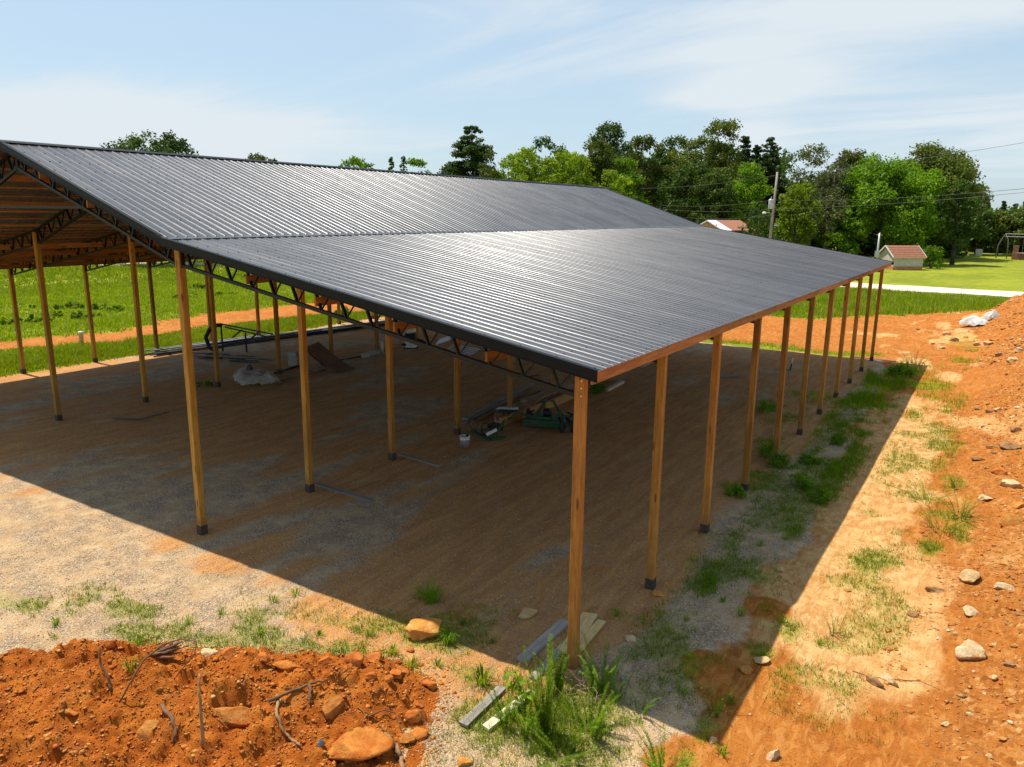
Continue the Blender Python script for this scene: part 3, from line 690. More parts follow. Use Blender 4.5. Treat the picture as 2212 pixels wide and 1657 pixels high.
def rake(x0, x1, yface, sgn, cut):
    """L-shaped gable trim from x0 to x1; sgn -1 at the front gable"""
    m = MB(); zz = lambda x: roof_z(x)+(0.055 if cut == 'main' else 0.028)
    a, b = (x0, zz(x0)), (x1, zz(x1))
    yo = yface+sgn*0.02
    def quadbar(ya, yb, za, zb):
        ya, yb = min(ya, yb), max(ya, yb)
        m.prism([(a[0], ya, a[1]+za), (b[0], ya, b[1]+za), (b[0], ya, b[1]+zb), (a[0], ya, a[1]+zb)], (0, yb-ya, 0))
    quadbar(yo, yo+sgn*0.006, -0.145, 0.0); quadbar(yo+sgn*0.006, yo-sgn*0.075, 0.0, 0.006); quadbar(yo+sgn*.018, yo-sgn*.02, -0.155, -0.145); quadbar(yo+sgn*0.008, yo+sgn*0.014, -.068, -.055)
    return m
for yf, sg in ((Y0, -1), (Y1, 1)):
    for x0, x1, c in ((XB, -4.55, ''), (-4.55, EAVE_R+.03, ''), (XR, XB, 'main'), (XR, XC, 'main'), (XC, -25.3, ''), (-25.3, EAVE_L-.03, '')):
        part('gable_trim', rake(x0, x1, yf, sg, c).mesh('gable_trim', M_TRIM))

# ---------------------------------------------------------------- trees and buildings behind the barn
M_BARK = mat_plain('bark', (.085, .070, .055), .9, 0, .4, 3, .5)
LEAF = {
    'olive': mat_leaf('olive_leaves', (.062, .100, .013), (.169, .188, .033), .30),
    'dark': mat_leaf('dark_leaves', (.042, .085, .012), (.105, .155, .022), .28),
    'bright': mat_leaf('bright_leaves', (.091, .195, .010), (.215, .345, .022), .38),
    'lime': mat_leaf('lime_leaves', (.131, .213, .013), (.275, .362, .027), .40),
    'pine': mat_leaf('pine_needles', (.036, .062, .016), (.080, .108, .028), .2),
    'grey': mat_leaf('greyish_leaves', (.078, .102, .034), (.174, .186, .066), .30)}
def leaf_cloud(C, Rc, n_per, size, rng, flat=0.8, up=0.35):
    """C clump centres, Rc clump radii -> quads; leaves sit mostly on the outside of each clump"""
    k = len(C); cnt = np.maximum(8, (n_per*(Rc/Rc.mean())**2).astype(int)); idx = np.repeat(np.arange(k), cnt); n = len(idx)
    d = rng.normal(size=(n, 3)); d /= np.linalg.norm(d, axis=1)[:, None]
    rr = rng.random(n)**0.45*rng.uniform(.75, 1.22, n)
    p = C[idx]+d*(Rc[idx]*rr)[:, None]*np.array([1, 1, flat])
    nn = d*0.8+rng.normal(size=(n, 3))*0.75+np.array([0, 0, up]); nn /= np.linalg.norm(nn, axis=1)[:, None]
    a = np.cross(nn, rng.normal(size=(n, 3))); a /= np.linalg.norm(a, axis=1)[:, None]; b = np.cross(nn, a)
    s = size*rng.uniform(.55, 1.25, n); a = a*(s*rng.uniform(.7, 1.1, n))[:, None]/2; b = b*(s*rng.uniform(.7, 1.1, n))[:, None]/2
    V = np.stack([p-a*0.9-b*0.5, p+a*0.3-b, p+a, p-a*.2+b], 1).reshape(-1, 3)
    return V, np.arange(4*n).reshape(-1, 4)
def limb(m, p0, p1, r0, r1, rng, n=5, sag=0.08):
    p0 = np.array(p0, float); p1 = np.array(p1, float); ln = np.linalg.norm(p1-p0); pts = []
    for i in range(n+1):
        f = i/n; w = math.sin(f*math.pi)*ln*sag; pts.append(p0+(p1-p0)*f+np.array([rng.normal()*w*.5, rng.normal()*w*.5, -w*.6 if i < n else 0]))
    m.tube(pts, [r0+(r1-r0)*(i/n) for i in range(n+1)], 5)
def tree_mesh(kind, h, w, leaf, seed, leafsize=0.42, dens=1.0):
    rng = np.random.default_rng(seed); m = MB(); hw = w/2; r0 = 0.022*h+0.05
    C = []; Rc = []
    if kind in ('oak', 'round'):
        lean = rng.normal(size=2)*0.03*h; m.tube([(0, 0, -.3), (lean[0]*.3, lean[1]*.3, h*.25), (lean[0]*.6, lean[1]*.6, h*.55), (lean[0], lean[1], h*.85)], [r0*1.15, r0*.85, r0*.55, r0*.1], 8)
        lobes = []
        lobes.append((np.array([0, 0, h*.52]), np.array([hw*.82, hw*.82, h*.43]), 70) if kind == 'round' else (np.array([0, 0, h*.50]), np.array([hw*.66, hw*.66, h*.36]), 60))
        nl = 9 if kind == 'oak' else 8
        for k in range(nl):
            f = (k+.5)/nl; zc = (.26+.60*f) if kind == 'oak' else (.20+.62*f); rho = hw*(.66 if kind == 'oak' else .58)*math.sqrt(max(.05, 1-((f-.38)/.68)**2))*rng.uniform(.65, 1.1); a = 2.399*k+rng.uniform(-.6, .6)
            rr = hw*rng.uniform(.36, .54) if kind == 'oak' else hw*rng.uniform(.30, .44)
            c = np.array([math.cos(a)*rho, math.sin(a)*rho, h*zc]); c[2] = min(c[2], h-rr*.72); lobes.append((c, np.array([rr, rr, rr*.78]), 22))
            limb(m, (lean[0]*zc*.7, lean[1]*zc*.7, h*max(.15, zc-.2)), c, r0*.40*(1.2-zc), r0*.06, rng)
        lobes.append((np.array([lean[0]+rng.normal()*hw*.12, lean[1]+rng.normal()*hw*.12, h-hw*.30]), np.array([hw*.46, hw*.46, hw*.30]), 20))
        for c, ax, n_ in lobes:
            d = rng.normal(size=(n_, 3)); d /= np.linalg.norm(d, axis=1)[:, None]; d[:, 2] = np.where(d[:, 2] < -.45, -d[:, 2], d[:, 2])
            q = c+d*ax*rng.uniform(.55, 1.0, (n_, 1)); C += list(q); Rc += list(w*rng.uniform(.055, .10, n_))
        C = [np.array([p_[0], p_[1], max(p_[2], .06*h)]) for p_ in C]; flat = .8; up = .4
    elif kind == 'open':
        cb = {'oak': .16, 'open': .36, 'round': .08}[kind]; nb = {'oak': 18, 'open': 12, 'round': 20}[kind]
        lean = rng.normal(size=2)*0.03*h; tp = np.array([lean[0], lean[1], h*0.80])
        m.tube([(0, 0, -.3), (lean[0]*.2, lean[1]*.2, h*.22), (lean[0]*.5, lean[1]*.5, h*.45), tuple(tp)], [r0*1.2, r0*.9, r0*.62, r0*.12], 8)
        for k in range(nb):
            a = 2.399*k+rng.uniform(-.5, .5); f = rng.uniform(0, 1)
            zc = cb+(0.97-cb)*(k+.5)/nb; rad = hw*math.sqrt(max(0.06, 1-((zc-(cb+.30*(1-cb)))/(0.74*(1-cb)))**2))*rng.uniform(.72, 1.08)*(0.9 if kind != 'open' else 1.0)
            e = np.array([math.cos(a)*rad*.75, math.sin(a)*rad*.75, h*zc-0.04*h]); st = np.array([tp[0], tp[1], 0])*min(.9, zc*.7)+np.array([0, 0, h*max(.18, zc-rng.uniform(.16, .28))])
            limb(m, st, e, r0*.42*(1.15-zc), r0*.07, rng)
            ns = {'oak': 5, 'open': 3, 'round': 6}[kind]
            for j in range(ns):
                o = rng.normal(size=3)*np.array([.24, .24, .14])*w*(.55 if kind != 'open' else .5); c = e+o
                rho = math.hypot(c[0], c[1])
                if rho > hw*1.05: c[:2] *= hw*1.05/rho
                c[2] = min(c[2], h*.97); C.append(c); Rc.append(w*rng.uniform(.075, .14))
                if kind == 'open': limb(m, e*.75+st*.25, c, r0*.14, r0*.03, rng, 3)
        for j in range(5): C.append(np.array([rng.normal()*hw*.22+tp[0], rng.normal()*hw*.22+tp[1], h*rng.uniform(.86, .95)])); Rc.append(w*rng.uniform(.08, .13))
        flat = .72; up = .4
    elif kind == 'pine':
        m.tube([(0, 0, -.3), (.02*h, 0, h*.5), (0, .015*h, h)], [r0*.9, r0*.6, .03], 7); lv = int(h*1.15)
        for k in range(lv):
            f = k/(lv-1); z = h*(.30+.69*f); rad = hw*(1-f*.86)*rng.uniform(.65, 1.1)
            for j in range(4 if f < .85 else 3):
                a = 2.399*(k*3+j)+rng.uniform(-.4, .4); e = np.array([math.cos(a)*rad, math.sin(a)*rad, z+rad*rng.uniform(-.05, .28)])
                limb(m, (0, 0, z-.1), e, r0*.16*(1.1-f), .02, rng, 3, .05)
                for q in (.45, .75, 1.0): C.append(np.array([0, 0, z])*(1-q)+e*q+rng.normal(size=3)*.12); Rc.append(max(.4, rad*.34*rng.uniform(.7, 1.3)))
        flat = .55; up = .6
    elif kind == 'cedar':
        m.tube([(0, 0, -.3), (0, 0, h*.9)], [r0*.9, .03], 7); n = int(30+8*h)
        for k in range(n):
            f = rng.random()**.8; z = h*(.06+.93*f); rad = hw*(1-f)**.62*rng.uniform(.55, 1.0)+.06; a = rng.uniform(0, 6.283)
            C.append(np.array([math.cos(a)*rad, math.sin(a)*rad, z])); Rc.append(w*rng.uniform(.07, .13)*(1.2-f*.7))
        flat = 1.0; up = .3
    else:  # shrub
        for k in range(6):
            a = rng.uniform(0, 6.283); e = (math.cos(a)*hw*.5, math.sin(a)*hw*.5, h*.8); limb(m, (0, 0, -.1), e, .05, .015, rng, 4)
        n = 34
        for k in range(n):
            d = rng.normal(size=3); d /= np.linalg.norm(d); d[2] = abs(d[2]); q = rng.uniform(.35, .86)
            C.append(np.array([d[0]*hw*q, d[1]*hw*q, .12*h+d[2]*h*.80*q])); Rc.append(min(w, h)*rng.uniform(.12, .2))
        flat = .9; up = .3
    C = np.array(C); Rc = np.array(Rc)
    area = (4*math.pi*Rc**2).sum(); n_per = dens*area/len(C)/(leafsize**2)*0.68
    V, F = leaf_cloud(C, Rc, n_per, leafsize, rng, flat, up)
    V[:, 2] = np.maximum(V[:, 2], 0.02)
    return m.mesh('trunk', M_BARK, True), npmesh('crown', V, F, LEAF[leaf])
def tree(name, label, px, dist, top, half, kind, leaf, seed, group=None, leafsize=None, dens=1.0):
    x, y = far(px, dist); h = (top_z(top, px, dist)-H1(x, y))*1.02; w = 2*half*dist/FPX*{'shrub': 1.1, 'pine': 1.25, 'cedar': 1.2, 'open': 1.2}.get(kind, 1.2)
    tr, cr = tree_mesh(kind, h, w, leaf, seed, leafsize or max(.24, dist*.0028), dens)
    o = empty(name, (x, y, H1(x, y)), R.uniform(0, 6.28)); ob('trunk', tr, o); ob('crown', cr, o)
    return tag(o, label, 'shrub' if kind == 'shrub' else 'tree', group)
T = tree
WG = 'trees of the wood behind the barn'
T('oak_tree', 'broad dark tree rising over the ridge above the gable end', 322, 108, 300, 78, 'oak', 'dark', 1)
T('oak_tree', 'dark tree close beside the broad tree over the ridge', 398, 112, 297, 56, 'oak', 'dark', 2)
T('oak_tree', 'small rounded treetop peeping over the middle of the ridge', 562, 118, 337, 36, 'oak', 'olive', 3)
T('oak_tree', 'tiny treetop showing just above the ridge cap', 612, 120, 349, 26, 'oak', 'olive', 4)
T('leafy_tree', 'light green treetop over the ridge, left of the dark cedars', 760, 112, 345, 42, 'round', 'bright', 5)
T('leafy_tree', 'low green treetop hugging the ridge beside the dark cedars', 800, 115, 356, 30, 'round', 'bright', 6)
T('cedar_tree', 'slim dark cedar top behind the ridge', 848, 118, 343, 16, 'cedar', 'dark', 7)
T('cedar_tree', 'second dark cedar top, taller and fuller than its slim neighbour', 874, 120, 341, 22, 'cedar', 'dark', 8)
T('leafy_tree', 'bright green rounded tree between the cedars and the tall pine', 910, 112, 346, 38, 'round', 'bright', 9)
T('pine_tree', 'tall shaggy pine with a ragged cone top behind the ridge', 1018, 108, 279, 76, 'pine', 'dark', 10, dens=1.9)
T('magnolia_tree', 'glossy olive magnolia standing in front of the tall shaggy pine', 1056, 100, 318, 44, 'cedar', 'olive', 11)
T('leafy_tree', 'light green tree just right of the magnolia', 1130, 112, 323, 50, 'round', 'lime', 12)
T('oak_tree', 'dark domed tree set back behind light green trees', 1202, 128, 302, 44, 'oak', 'dark', 13, WG)
for i, (px, top, half, lab) in enumerate(((1092, 340, 46, 'lime green tree beside the magnolia in the row behind the ridge'), (1150, 332, 50, 'broad lime green tree in the row between the magnolia and dark domed tree'), (1215, 330, 48, 'lime green tree standing before the dark domed tree'), (1120, 352, 36, None), (1180, 348, 40, None), (1232, 345, 40, None), (1268, 338, 34, None), (1310, 372, 34, None), (1345, 385, 32, None))):
    T('locust_tree', lab or 'low lime green tree in the row along the barn ridge', px, (100+i*2 if lab else 80+i*2), top, half, 'round', 'lime', 20+i, 'row of lime green trees behind the ridge')
T('oak_tree', 'tallest dark oak of the wood with a ragged crown', 1318, 138, 270, 62, 'oak', 'dark', 30)
T('oak_tree', 'olive brown oak in front of the tallest dark oak', 1290, 124, 308, 56, 'round', 'olive', 31)
T('oak_tree', 'olive oak with a domed crown beside the tallest dark oak', 1376, 120, 298, 58, 'round', 'olive', 32)
T('leafy_tree', 'bright green tree below the olive domed oak', 1345, 106, 345, 52, 'round', 'bright', 33)
T('oak_tree', 'dark green oak with a flat top in the wood', 1450, 128, 297, 52, 'oak', 'dark', 34)
T('oak_tree', 'huge olive oak with a crown reaching high over the wood', 1528, 122, 272, 70, 'oak', 'olive', 35)
T('oak_tree', 'dark oak filling the wood beneath the huge olive oak', 1480, 110, 355, 60, 'round', 'dark', 36)
T('oak_tree', 'dark oak low in the wood behind the carport', 1540, 106, 375, 56, 'round', 'dark', 37)
T('pine_tree', 'tall pine with a narrow top behind the utility pole', 1598, 140, 302, 40, 'pine', 'pine', 38, dens=2.2)
T('pine_tree', 'tall feathery pine leaning over the utility pole', 1652, 136, 305, 46, 'pine', 'pine', 39, dens=2.2)
T('pine_tree', 'shorter dark pine between the two tall pines', 1625, 138, 322, 32, 'pine', 'pine', 40, dens=2.2)
T('leafy_tree', 'mid green rounded tree in front of the tall pines', 1612, 108, 358, 50, 'round', 'bright', 41)
T('cedar_tree', 'dense dark cedar beside the utility pole and carport', 1640, 93, 446, 54, 'cedar', 'dark', 42)
T('shrub', 'bright green bush standing over the far roof slope', 1492, 88, 448, 28, 'shrub', 'bright', 43)
T('shrub', 'small lime bush at the edge of the main roof slope', 1432, 84, 432, 22, 'shrub', 'lime', 44)
T('open_tree', 'airy grey green tree with bare limbs showing sky through it', 1742, 118, 322, 60, 'open', 'grey', 45)
T('oak_tree', 'grey green tree low behind the airy tree with bare limbs', 1790, 126, 345, 42, 'round', 'grey', 46)
T('leafy_tree', 'small lime tree at the foot of the airy tree', 1720, 112, 400, 48, 'round', 'lime', 47)
T('oak_tree', 'olive tree behind the wires left of the big bright tree', 1838, 142, 328, 58, 'oak', 'olive', 48)
T('oak_tree', 'dark slender tree left of the big bright tree', 1785, 138, 395, 46, 'round', 'dark', 49)
T('leafy_tree', 'big bright green tree standing behind the little shed', 1905, 129, 345, 98, 'round', 'bright', 50, dens=1.25)
T('leafy_tree', 'bright green tree low beside the big bright tree', 1838, 124, 440, 40, 'round', 'bright', 51)
T('oak_tree', 'tall rounded tree with gaps of sky behind the big bright tree', 2022, 150, 318, 84, 'round', 'olive', 52, dens=1.1)
T('oak_tree', 'dark leaning tree at the side of the tall rounded tree', 2070, 132, 392, 40, 'oak', 'dark', 53)
T('leafy_tree', 'dark tree in shade right behind the shed roof', 1985, 142, 430, 60, 'round', 'dark', 54)
T('shrub', 'round glossy shrub growing on the lawn beside the shed', 2025, 120, 520, 24, 'shrub', 'bright', 55, leafsize=.3)
for i, (px, top, half, d) in enumerate(((2118, 455, 42, 170), (2165, 462, 44, 172), (2205, 458, 42, 176), (2240, 450, 45, 176), (2290, 455, 45, 174))):
    T('oak_tree', ('dark green', 'olive green')[i % 2]+' rounded tree of the wood beyond the lawn', px, d, top, half, 'round', ('dark', 'olive')[i % 2], 60+i, ('dark', 'olive')[i % 2]+' trees of the wood beyond the lawn')
for i, (px, top, half, d) in enumerate(((2130, 441, 10, 250), (2165, 439, 14, 250), (2190, 444, 12, 252), (2210, 440, 10, 250))):
    T('pine_tree', 'distant pine top showing above the dark wood', px, d, top, half, 'pine', 'pine', 70+i, 'distant pines above the dark wood', dens=2.5)
# understorey that closes the view between the trunks: nobody could count it
def woodland():
    rng = np.random.default_rng(5); C = []; Rc = []
    for px in np.arange(880, 2330, 4.0):
        for k in range(9):
            d = rng.uniform(150, 178) if px < 2080 else rng.uniform(182, 205); x, y = far(px+rng.uniform(-6, 6), d)
            hmax = (17.5 if 1180 < px < 1690 else 13 if px > 1040 else 6) if px < 2080 else 8
            C.append((x, y, rng.uniform(.4, hmax))); Rc.append(rng.uniform(1.1, 2.3))
    C = np.array(C); Rc = np.array(Rc); V, F = leaf_cloud(C, Rc, 46, 0.75, rng, .9, .2); V[:, 2] = np.maximum(V[:, 2], .05)
    tag(ob('woodland', npmesh('woodland', V, F, LEAF['dark'])), 'dark tangled undergrowth between the trunks of the wood', 'woodland', kind='stuff')
woodland()

# ---- utility pole with transformer and lamp, and its wires
M_POLE = mat_wood('weathered_pole', (.20, .17, .14), (.33, .29, .24), 'z', knots=False)
M_GREYM = mat_plain('grey_metal', (.52, .53, .54), .4, .3, .12)
M_WHITE = mat_plain('white_paint', (.74, .73, .70), .55, 0, .08, 4, dirt=(.55, .45, .34))
M_WIRE = mat_plain('wire', (.07, .07, .065), .6)
ux, uy = far(1665, 88); uz = H1(ux, uy); UT = top_z(372, 1672, 88)
pole = empty('utility_pole', (ux, uy, uz)); tag(pole, 'weathered wooden utility pole with grey transformer and lamp', 'utility pole')
MB().tube([(0, 0, -.5), (.12, .05, UT*.5), (.28, .12, UT)], [.17, .145, .115], 12).build('pole', M_POLE, pole, True)
dirx = Vector((_r[0], _r[1], 0)).normalized()
tz = top_z(440, 1665, 88); tc = -dirx*.36+Vector((.2, .1, tz-.05))
tr = MB().lathe([(0, -.5), (.22, -.5), (.235, -.46), (.235, .42), (.2, .5), (0, .53)], tuple(tc), 14).build('transformer', M_GREYM, pole, True)
MB().tube([tc+Vector((0, 0, .5)), tc+Vector((.03, 0, .78))], [.05, .03], 6).build('bushing', M_WHITE, tr)
lz = top_z(460, 1665, 88)
lmp = MB().tube([Vector((.18, .08, lz-.1)), Vector((.18, .08, lz))-dirx*.45, Vector((.18, .08, lz+.02))-dirx*.8], .03, 6).build('lamp_arm', M_GREYM, pole)
MB().lathe([(0, .12), (.14, .1), (.22, -.02), (.17, -.12), (0, -.14)], tuple(Vector((.18, .08, lz))-dirx*.95), 12).build('lamp_head', M_WHITE, lmp, True)
ins = top_z(487, 1665, 88); MB().box(Vector((.15, .06, ins))+dirx*.5, (.5, .12, .14)).build('cable_box', M_GREYM, pole)
def wire(label, pts, dist, sag=.6, r=.016):
    P = []
    for (px, py, d) in pts:
        x, y = far(px, d); P.append(Vector((x, y, top_z(py, px, d))))
    Q = []
    for a, b in zip(P, P[1:]):
        for k in range(12):
            f = k/12; Q.append(a.lerp(b, f)-Vector((0, 0, 4*sag*f*(1-f))))
    Q.append(P[-1]); o = MB().tube(Q, r, 5).build('power_line', M_WIRE)
    tag(o, label, 'wire'); return o
wire('topmost power line running from the pole top both ways', [(1380, 407, 92), (1674, 378, 88), (2260, 296, 84)], 88, .3)
wire('power line fixed just below the transformer on the pole', [(1425, 443, 92), (1668, 432, 88), (2260, 402, 62)], 88, .35)
wire('lower thin cable passing the pole below the lamp', [(1430, 452, 92), (1666, 452, 88), (2260, 410, 78)], 88, .25)
wire('lowest communication cable strung on the utility pole', [(1480, 470, 90), (1664, 465, 88), (1830, 450, 96)], 88, .25)

# ---- well house on the lawn
M_SIDING = mat_plain('grey_siding', (.50, .50, .47), .7, 0, .1, 2, dirt=(.42, .33, .25))
M_BLOCK = mat_plain('stained_block_wall', (.55, .50, .44), .85, 0, .12, 3, .2, dirt=(.48, .30, .18))
M_REDCLAYWALL = mat_plain('clay_splashed_wall', (.50, .23, .09), .9, 0, .25, 4)
M_SHINGLE = mat_plain('brown_red_shingle', (.30, .125, .070), .9, 0, .3, 8, .4)
sp = G(1945, 577); sx, sy = far(1945, 116, 560)
shed = empty('well_house', (sx, sy, H1(sx, sy)), math.radians(40)); tag(shed, 'little pale well house with red brown shingle roof on the lawn', 'shed')
W2, L2, HW, HR = 1.75, 2.1, 1.75, 3.05     # half width (gable), half length, wall, ridge
m = MB(); m.box((0, 0, .25), (2*L2, 2*W2, .5)); m.build('plinth', M_REDCLAYWALL, shed)
m = MB()
for s_ in (-1, 1): m.box((0, s_*(W2-.06), .5+(HW-.5)/2), (2*L2-.004, .12, HW-.5))
m.build('side_wall', M_BLOCK, shed)
for s_ in (-1, 1):
    w_ = MB().box((s_*(L2-.06), 0, .5+(HW-.5)/2), (.12, 2*W2-.26, HW-.5)).build('gable_wall', M_BLOCK, shed)
    g = MB(); rows = 7
    for k in range(rows):
        z0 = HW+(HR-HW-.1)*k/rows; z1 = HW+(HR-HW-.1)*(k+1)/rows; wa = W2*(1-(z0-HW)/(HR-HW)); wb = W2*(1-(z1-HW)/(HR-HW))
        b_ = MB().prism([(s_*(L2-.08), -wa, z0), (s_*(L2-.08), wa, z0), (s_*(L2-.08), wb, z1), (s_*(L2-.08), -wb, z1)], (s_*.06, 0, 0)); b_.build('siding_board', M_SIDING, w_)
for s_ in (-1, 1):
    a = math.atan2(HR-HW, W2); ln = math.hypot(HR-HW, W2)+.28
    rf = MB().prism([(-L2-.25, 0, HR+.10), (-L2-.25, s_*(W2+.24), HW-.06), (-L2-.25, s_*(W2+.24), HW-.14), (-L2-.25, 0, HR+.02)], (2*L2+.5, 0, 0)).build('roof', M_SHINGLE, shed)
    for k in range(7):
        f = k/7; y_ = s_*(W2+.25)*(1-f); z_ = HW-.055+(HR+.11-HW+.05)*f
        MB().bar((-L2-.26, y_, z_+.012), (L2+.26, y_, z_+.012), .26, .03, up=(0, s_*math.sin(a), math.cos(a))).build('shingle_course', M_SHINGLE, rf)
    MB().box((0, s_*(W2+.25), HW-.12), (2*L2+.5, .05, .16)).build('fascia', M_WHITE, shed)
    for e in (-1, 1): MB().bar((e*(L2+.27), s_*(W2+.26), HW-.1), (e*(L2+.27), 0, HR+.06), .05, .16).build('barge_board', M_WHITE, shed)
# meter post beside it
mx, my = far(1897, 108, 530); mp_ = empty('meter_post', (mx, my, H1(mx, my))); tag(mp_, 'grey service post with meter box in front of the shed', 'post')
mt = top_z(503, 1897, 110); MB().tube([(0, 0, -.3), (.02, 0, mt)], [.13, .11], 8).build('post', M_GREYM, mp_, True)
MB().box((0, -.2, top_z(547, 1897, 110)), (.5, .22, .75)).build('meter_box', M_GREYM, mp_); MB().bar((-.35, 0, mt-.2), (.35, 0, mt-.2), .08, .08).build('crossbar', M_GREYM, mp_)
MB().tube([(.09, -.1, .6), (.09, -.1, mt-.1), (.05, -.02, mt+.12)], .04, 6).build('conduit', M_GREYM, mp_)
x, y = far(1813, 118, 545); o = MB().tube([(x, y, -.2), (x, y, 2.1)], [.16, .14], 8).build('fence_post', M_POLE, smooth=True); tag(o, 'short weathered post standing in the grass under the big bright tree', 'post')
# carport gable beyond the far roof corner
M_TAN = mat_wood('tan_timber', (.40, .22, .09), (.52, .31, .14), 'x', knots=False); M_WHITEROOF = mat_plain('pale_roof_sheet', (.72, .74, .76), .45, 0, .06, 2)
cx_, cy_ = far(1564, 97); zr_ = top_z(475, 1560, 97); cp = empty('carport', (cx_, cy_, H1(cx_, cy_)), math.radians(66)); tag(cp, 'tan timber gable with pale and reddish roof beyond the far barn corner', 'carport')
hw_, hl_, ze = 2.6, 2.9, zr_-1.15
for s_ in (-1, 1):
    MB().prism([(-hl_, 0, zr_), (-hl_, s_*hw_, ze), (-hl_, s_*hw_, ze-.12), (-hl_, 0, zr_-.12)], (1.5, 0, 0)).build('pale_roof', M_WHITEROOF, cp)
    MB().prism([(-hl_+1.503, 0, zr_+.01), (-hl_+1.503, s_*hw_, ze+.01), (-hl_+1.503, s_*hw_, ze-.11), (-hl_+1.503, 0, zr_-.11)], (2*hl_-1.5, 0, 0)).build('shingle_roof', M_SHINGLE, cp)
    for e in (-1, 1): MB().box((e*(hl_-.4), s_*(hw_-.3), (ze-.1)/2), (.2, .2, ze-.1)).build('post', M_TAN, cp)
    MB().bar((-hl_+.10, s_*hw_*.55, ze+.62), (-hl_+.10, 0, ze-.35), .1, .14).build('brace', M_TAN, cp)
MB().prism([(-hl_+.18, -hw_+.15, ze-.1), (-hl_+.18, hw_-.15, ze-.1), (-hl_+.18, 0, zr_-.16)], (.08, 0, 0)).build('gable_wall', M_TAN, cp)
MB().box((-hl_+.12, 0, ze-.35), (.14, 2*hw_-.3, .5)).build('tie_beam', M_TAN, cp); MB().box((-hl_+.1, 0, (zr_+ze)/2-.25), (.1, .14, zr_-ze-.2)).build('king_post', M_TAN, cp)
MB().box((.9, 0, (ze-.45)/2), (2*hl_-2.4, 2*hw_-1.2, ze-.45)).build('wall', mat_plain('dark_brick_wall', (.22, .12, .08), .9), cp)
# arched swing frame and brick barbecue far across the lawn
M_FRAME = mat_plain('dull_frame_metal', (.20, .20, .20), .6, .2, .2)
fx, fy = far(2200, 158, 530); fr = empty('swing_frame', (fx, fy, H1(fx, fy)), math.radians(-20)); tag(fr, 'grey metal arched swing frame far across the lawn', 'swing frame')
for s_ in (-1, 1):
    MB().tube([(s_*2.2-1.0, 0, 0), (s_*2.2-.95, 0, 2.1), (s_*2.2-.5, 0, 3.3), (s_*2.2, 0, 4.2), (s_*2.2+.5, 0, 3.3), (s_*2.2+.62, 0, 2.1), (s_*2.2+.66, 0, 0)], .09, 7).build('arch', M_FRAME, fr, True)
for yy, z in ((0, 4.2), (-.02, 3.75)): MB().tube([(-2.2, yy, z), (2.2, yy, z)], .07, 6).build('top_bar', M_FRAME, fr)
MB().box((0, 0, 1.0), (1.5, .5, .1)).build('swing_seat', M_POLE, fr)
for s_ in (-1, 1): MB().tube([(s_*.7, 0, 1.0), (s_*.7, 0, 4.2)], .025, 5).build('chain', M_FRAME, fr)
M_BRICK = mat_plain('red_brick', (.27, .12, .075), .9, 0, .4, 4, .3)
bx_, by_ = far(2206, 156, 545); bq = empty('brick_barbecue', (bx_, by_, H1(bx_, by_)), math.radians(-15)); tag(bq, 'low red brick barbecue beside the swing frame', 'barbecue')
MB().box((0, 0, .55), (2.4, 1.0, 1.1)).build('hearth', M_BRICK, bq); MB().box((-.9, .2, 1.75), (.7, .6, 1.3)).build('chimney', M_BRICK, bq); MB().box((.25, -.05, 1.14), (1.5, 1.1, .08)).build('slab', M_BLOCK, bq)
x, y = far(2108, 166, 540); o = MB().prism([(x, y, -.1), (x+1.1, y+.1, -.1), (x+1.1, y+.1, 1.15), (x+.9, y+.09, 1.3), (x, y, 1.25)], (0, .4, 0)).build('stone_marker', M_BLOCK); tag(o, 'small pale upright block at the far edge of the lawn', 'marker')

# ---------------------------------------------------------------- rocks, clods, pebbles
def depth_at(p): return float(np.dot(np.array(p)-CAM, _fw))
def icos(sub=2):
    t = (1+5**.5)/2
    V = [np.array(v, float)/math.hypot(1, t) for v in ((-1, t, 0), (1, t, 0), (-1, -t, 0), (1, -t, 0), (0, -1, t), (0, 1, t), (0, -1, -t), (0, 1, -t), (t, 0, -1), (t, 0, 1), (-t, 0, -1), (-t, 0, 1))]
    F = [(0, 11, 5), (0, 5, 1), (0, 1, 7), (0, 7, 10), (0, 10, 11), (1, 5, 9), (5, 11, 4), (11, 10, 2), (10, 7, 6), (7, 1, 8), (3, 9, 4), (3, 4, 2), (3, 2, 6), (3, 6, 8), (3, 8, 9), (4, 9, 5), (2, 4, 11), (6, 2, 10), (8, 6, 7), (9, 8, 1)]
    for _ in range(sub):
        c = {}; G2 = []
        def mid(a, b):
            k = (min(a, b), max(a, b))
            if k not in c:
                v = V[a]+V[b]; V.append(v/np.linalg.norm(v)); c[k] = len(V)-1
            return c[k]
        for a, b, d in F:
            x, y, z = mid(a, b), mid(b, d), mid(d, a); G2 += [(a, x, z), (b, y, x), (d, z, y), (x, y, z)]
        F = G2
    return np.array(V), np.array(F)
ICO3 = icos(3); ICO2 = icos(2); ICO1 = icos(1)
def rock_mesh(seed, w, d, h, mat, cuts=9, rough=.05, ico=ICO3):
    rng = np.random.default_rng(seed); V = ico[0].copy()
    for k in range(cuts):
        n = rng.normal(size=3); n /= np.linalg.norm(n); c = rng.uniform(.42, .78); s = V@n; V = V-np.outer(np.maximum(s-c, 0), n)
    nz = fbm(V[:, 0]*2.2+seed, V[:, 1]*2.2+V[:, 2]*1.7, seed % 97, 4)-.5
    V = V*(1+nz[:, None]*rough*4); V = V-(V.max(0)+V.min(0))/2; V = V/(V.max(0)-V.min(0))*np.array([w, d, h])
    V[:, 2] += h*.36
    return npmesh('rock', V, ico[1], mat, False)
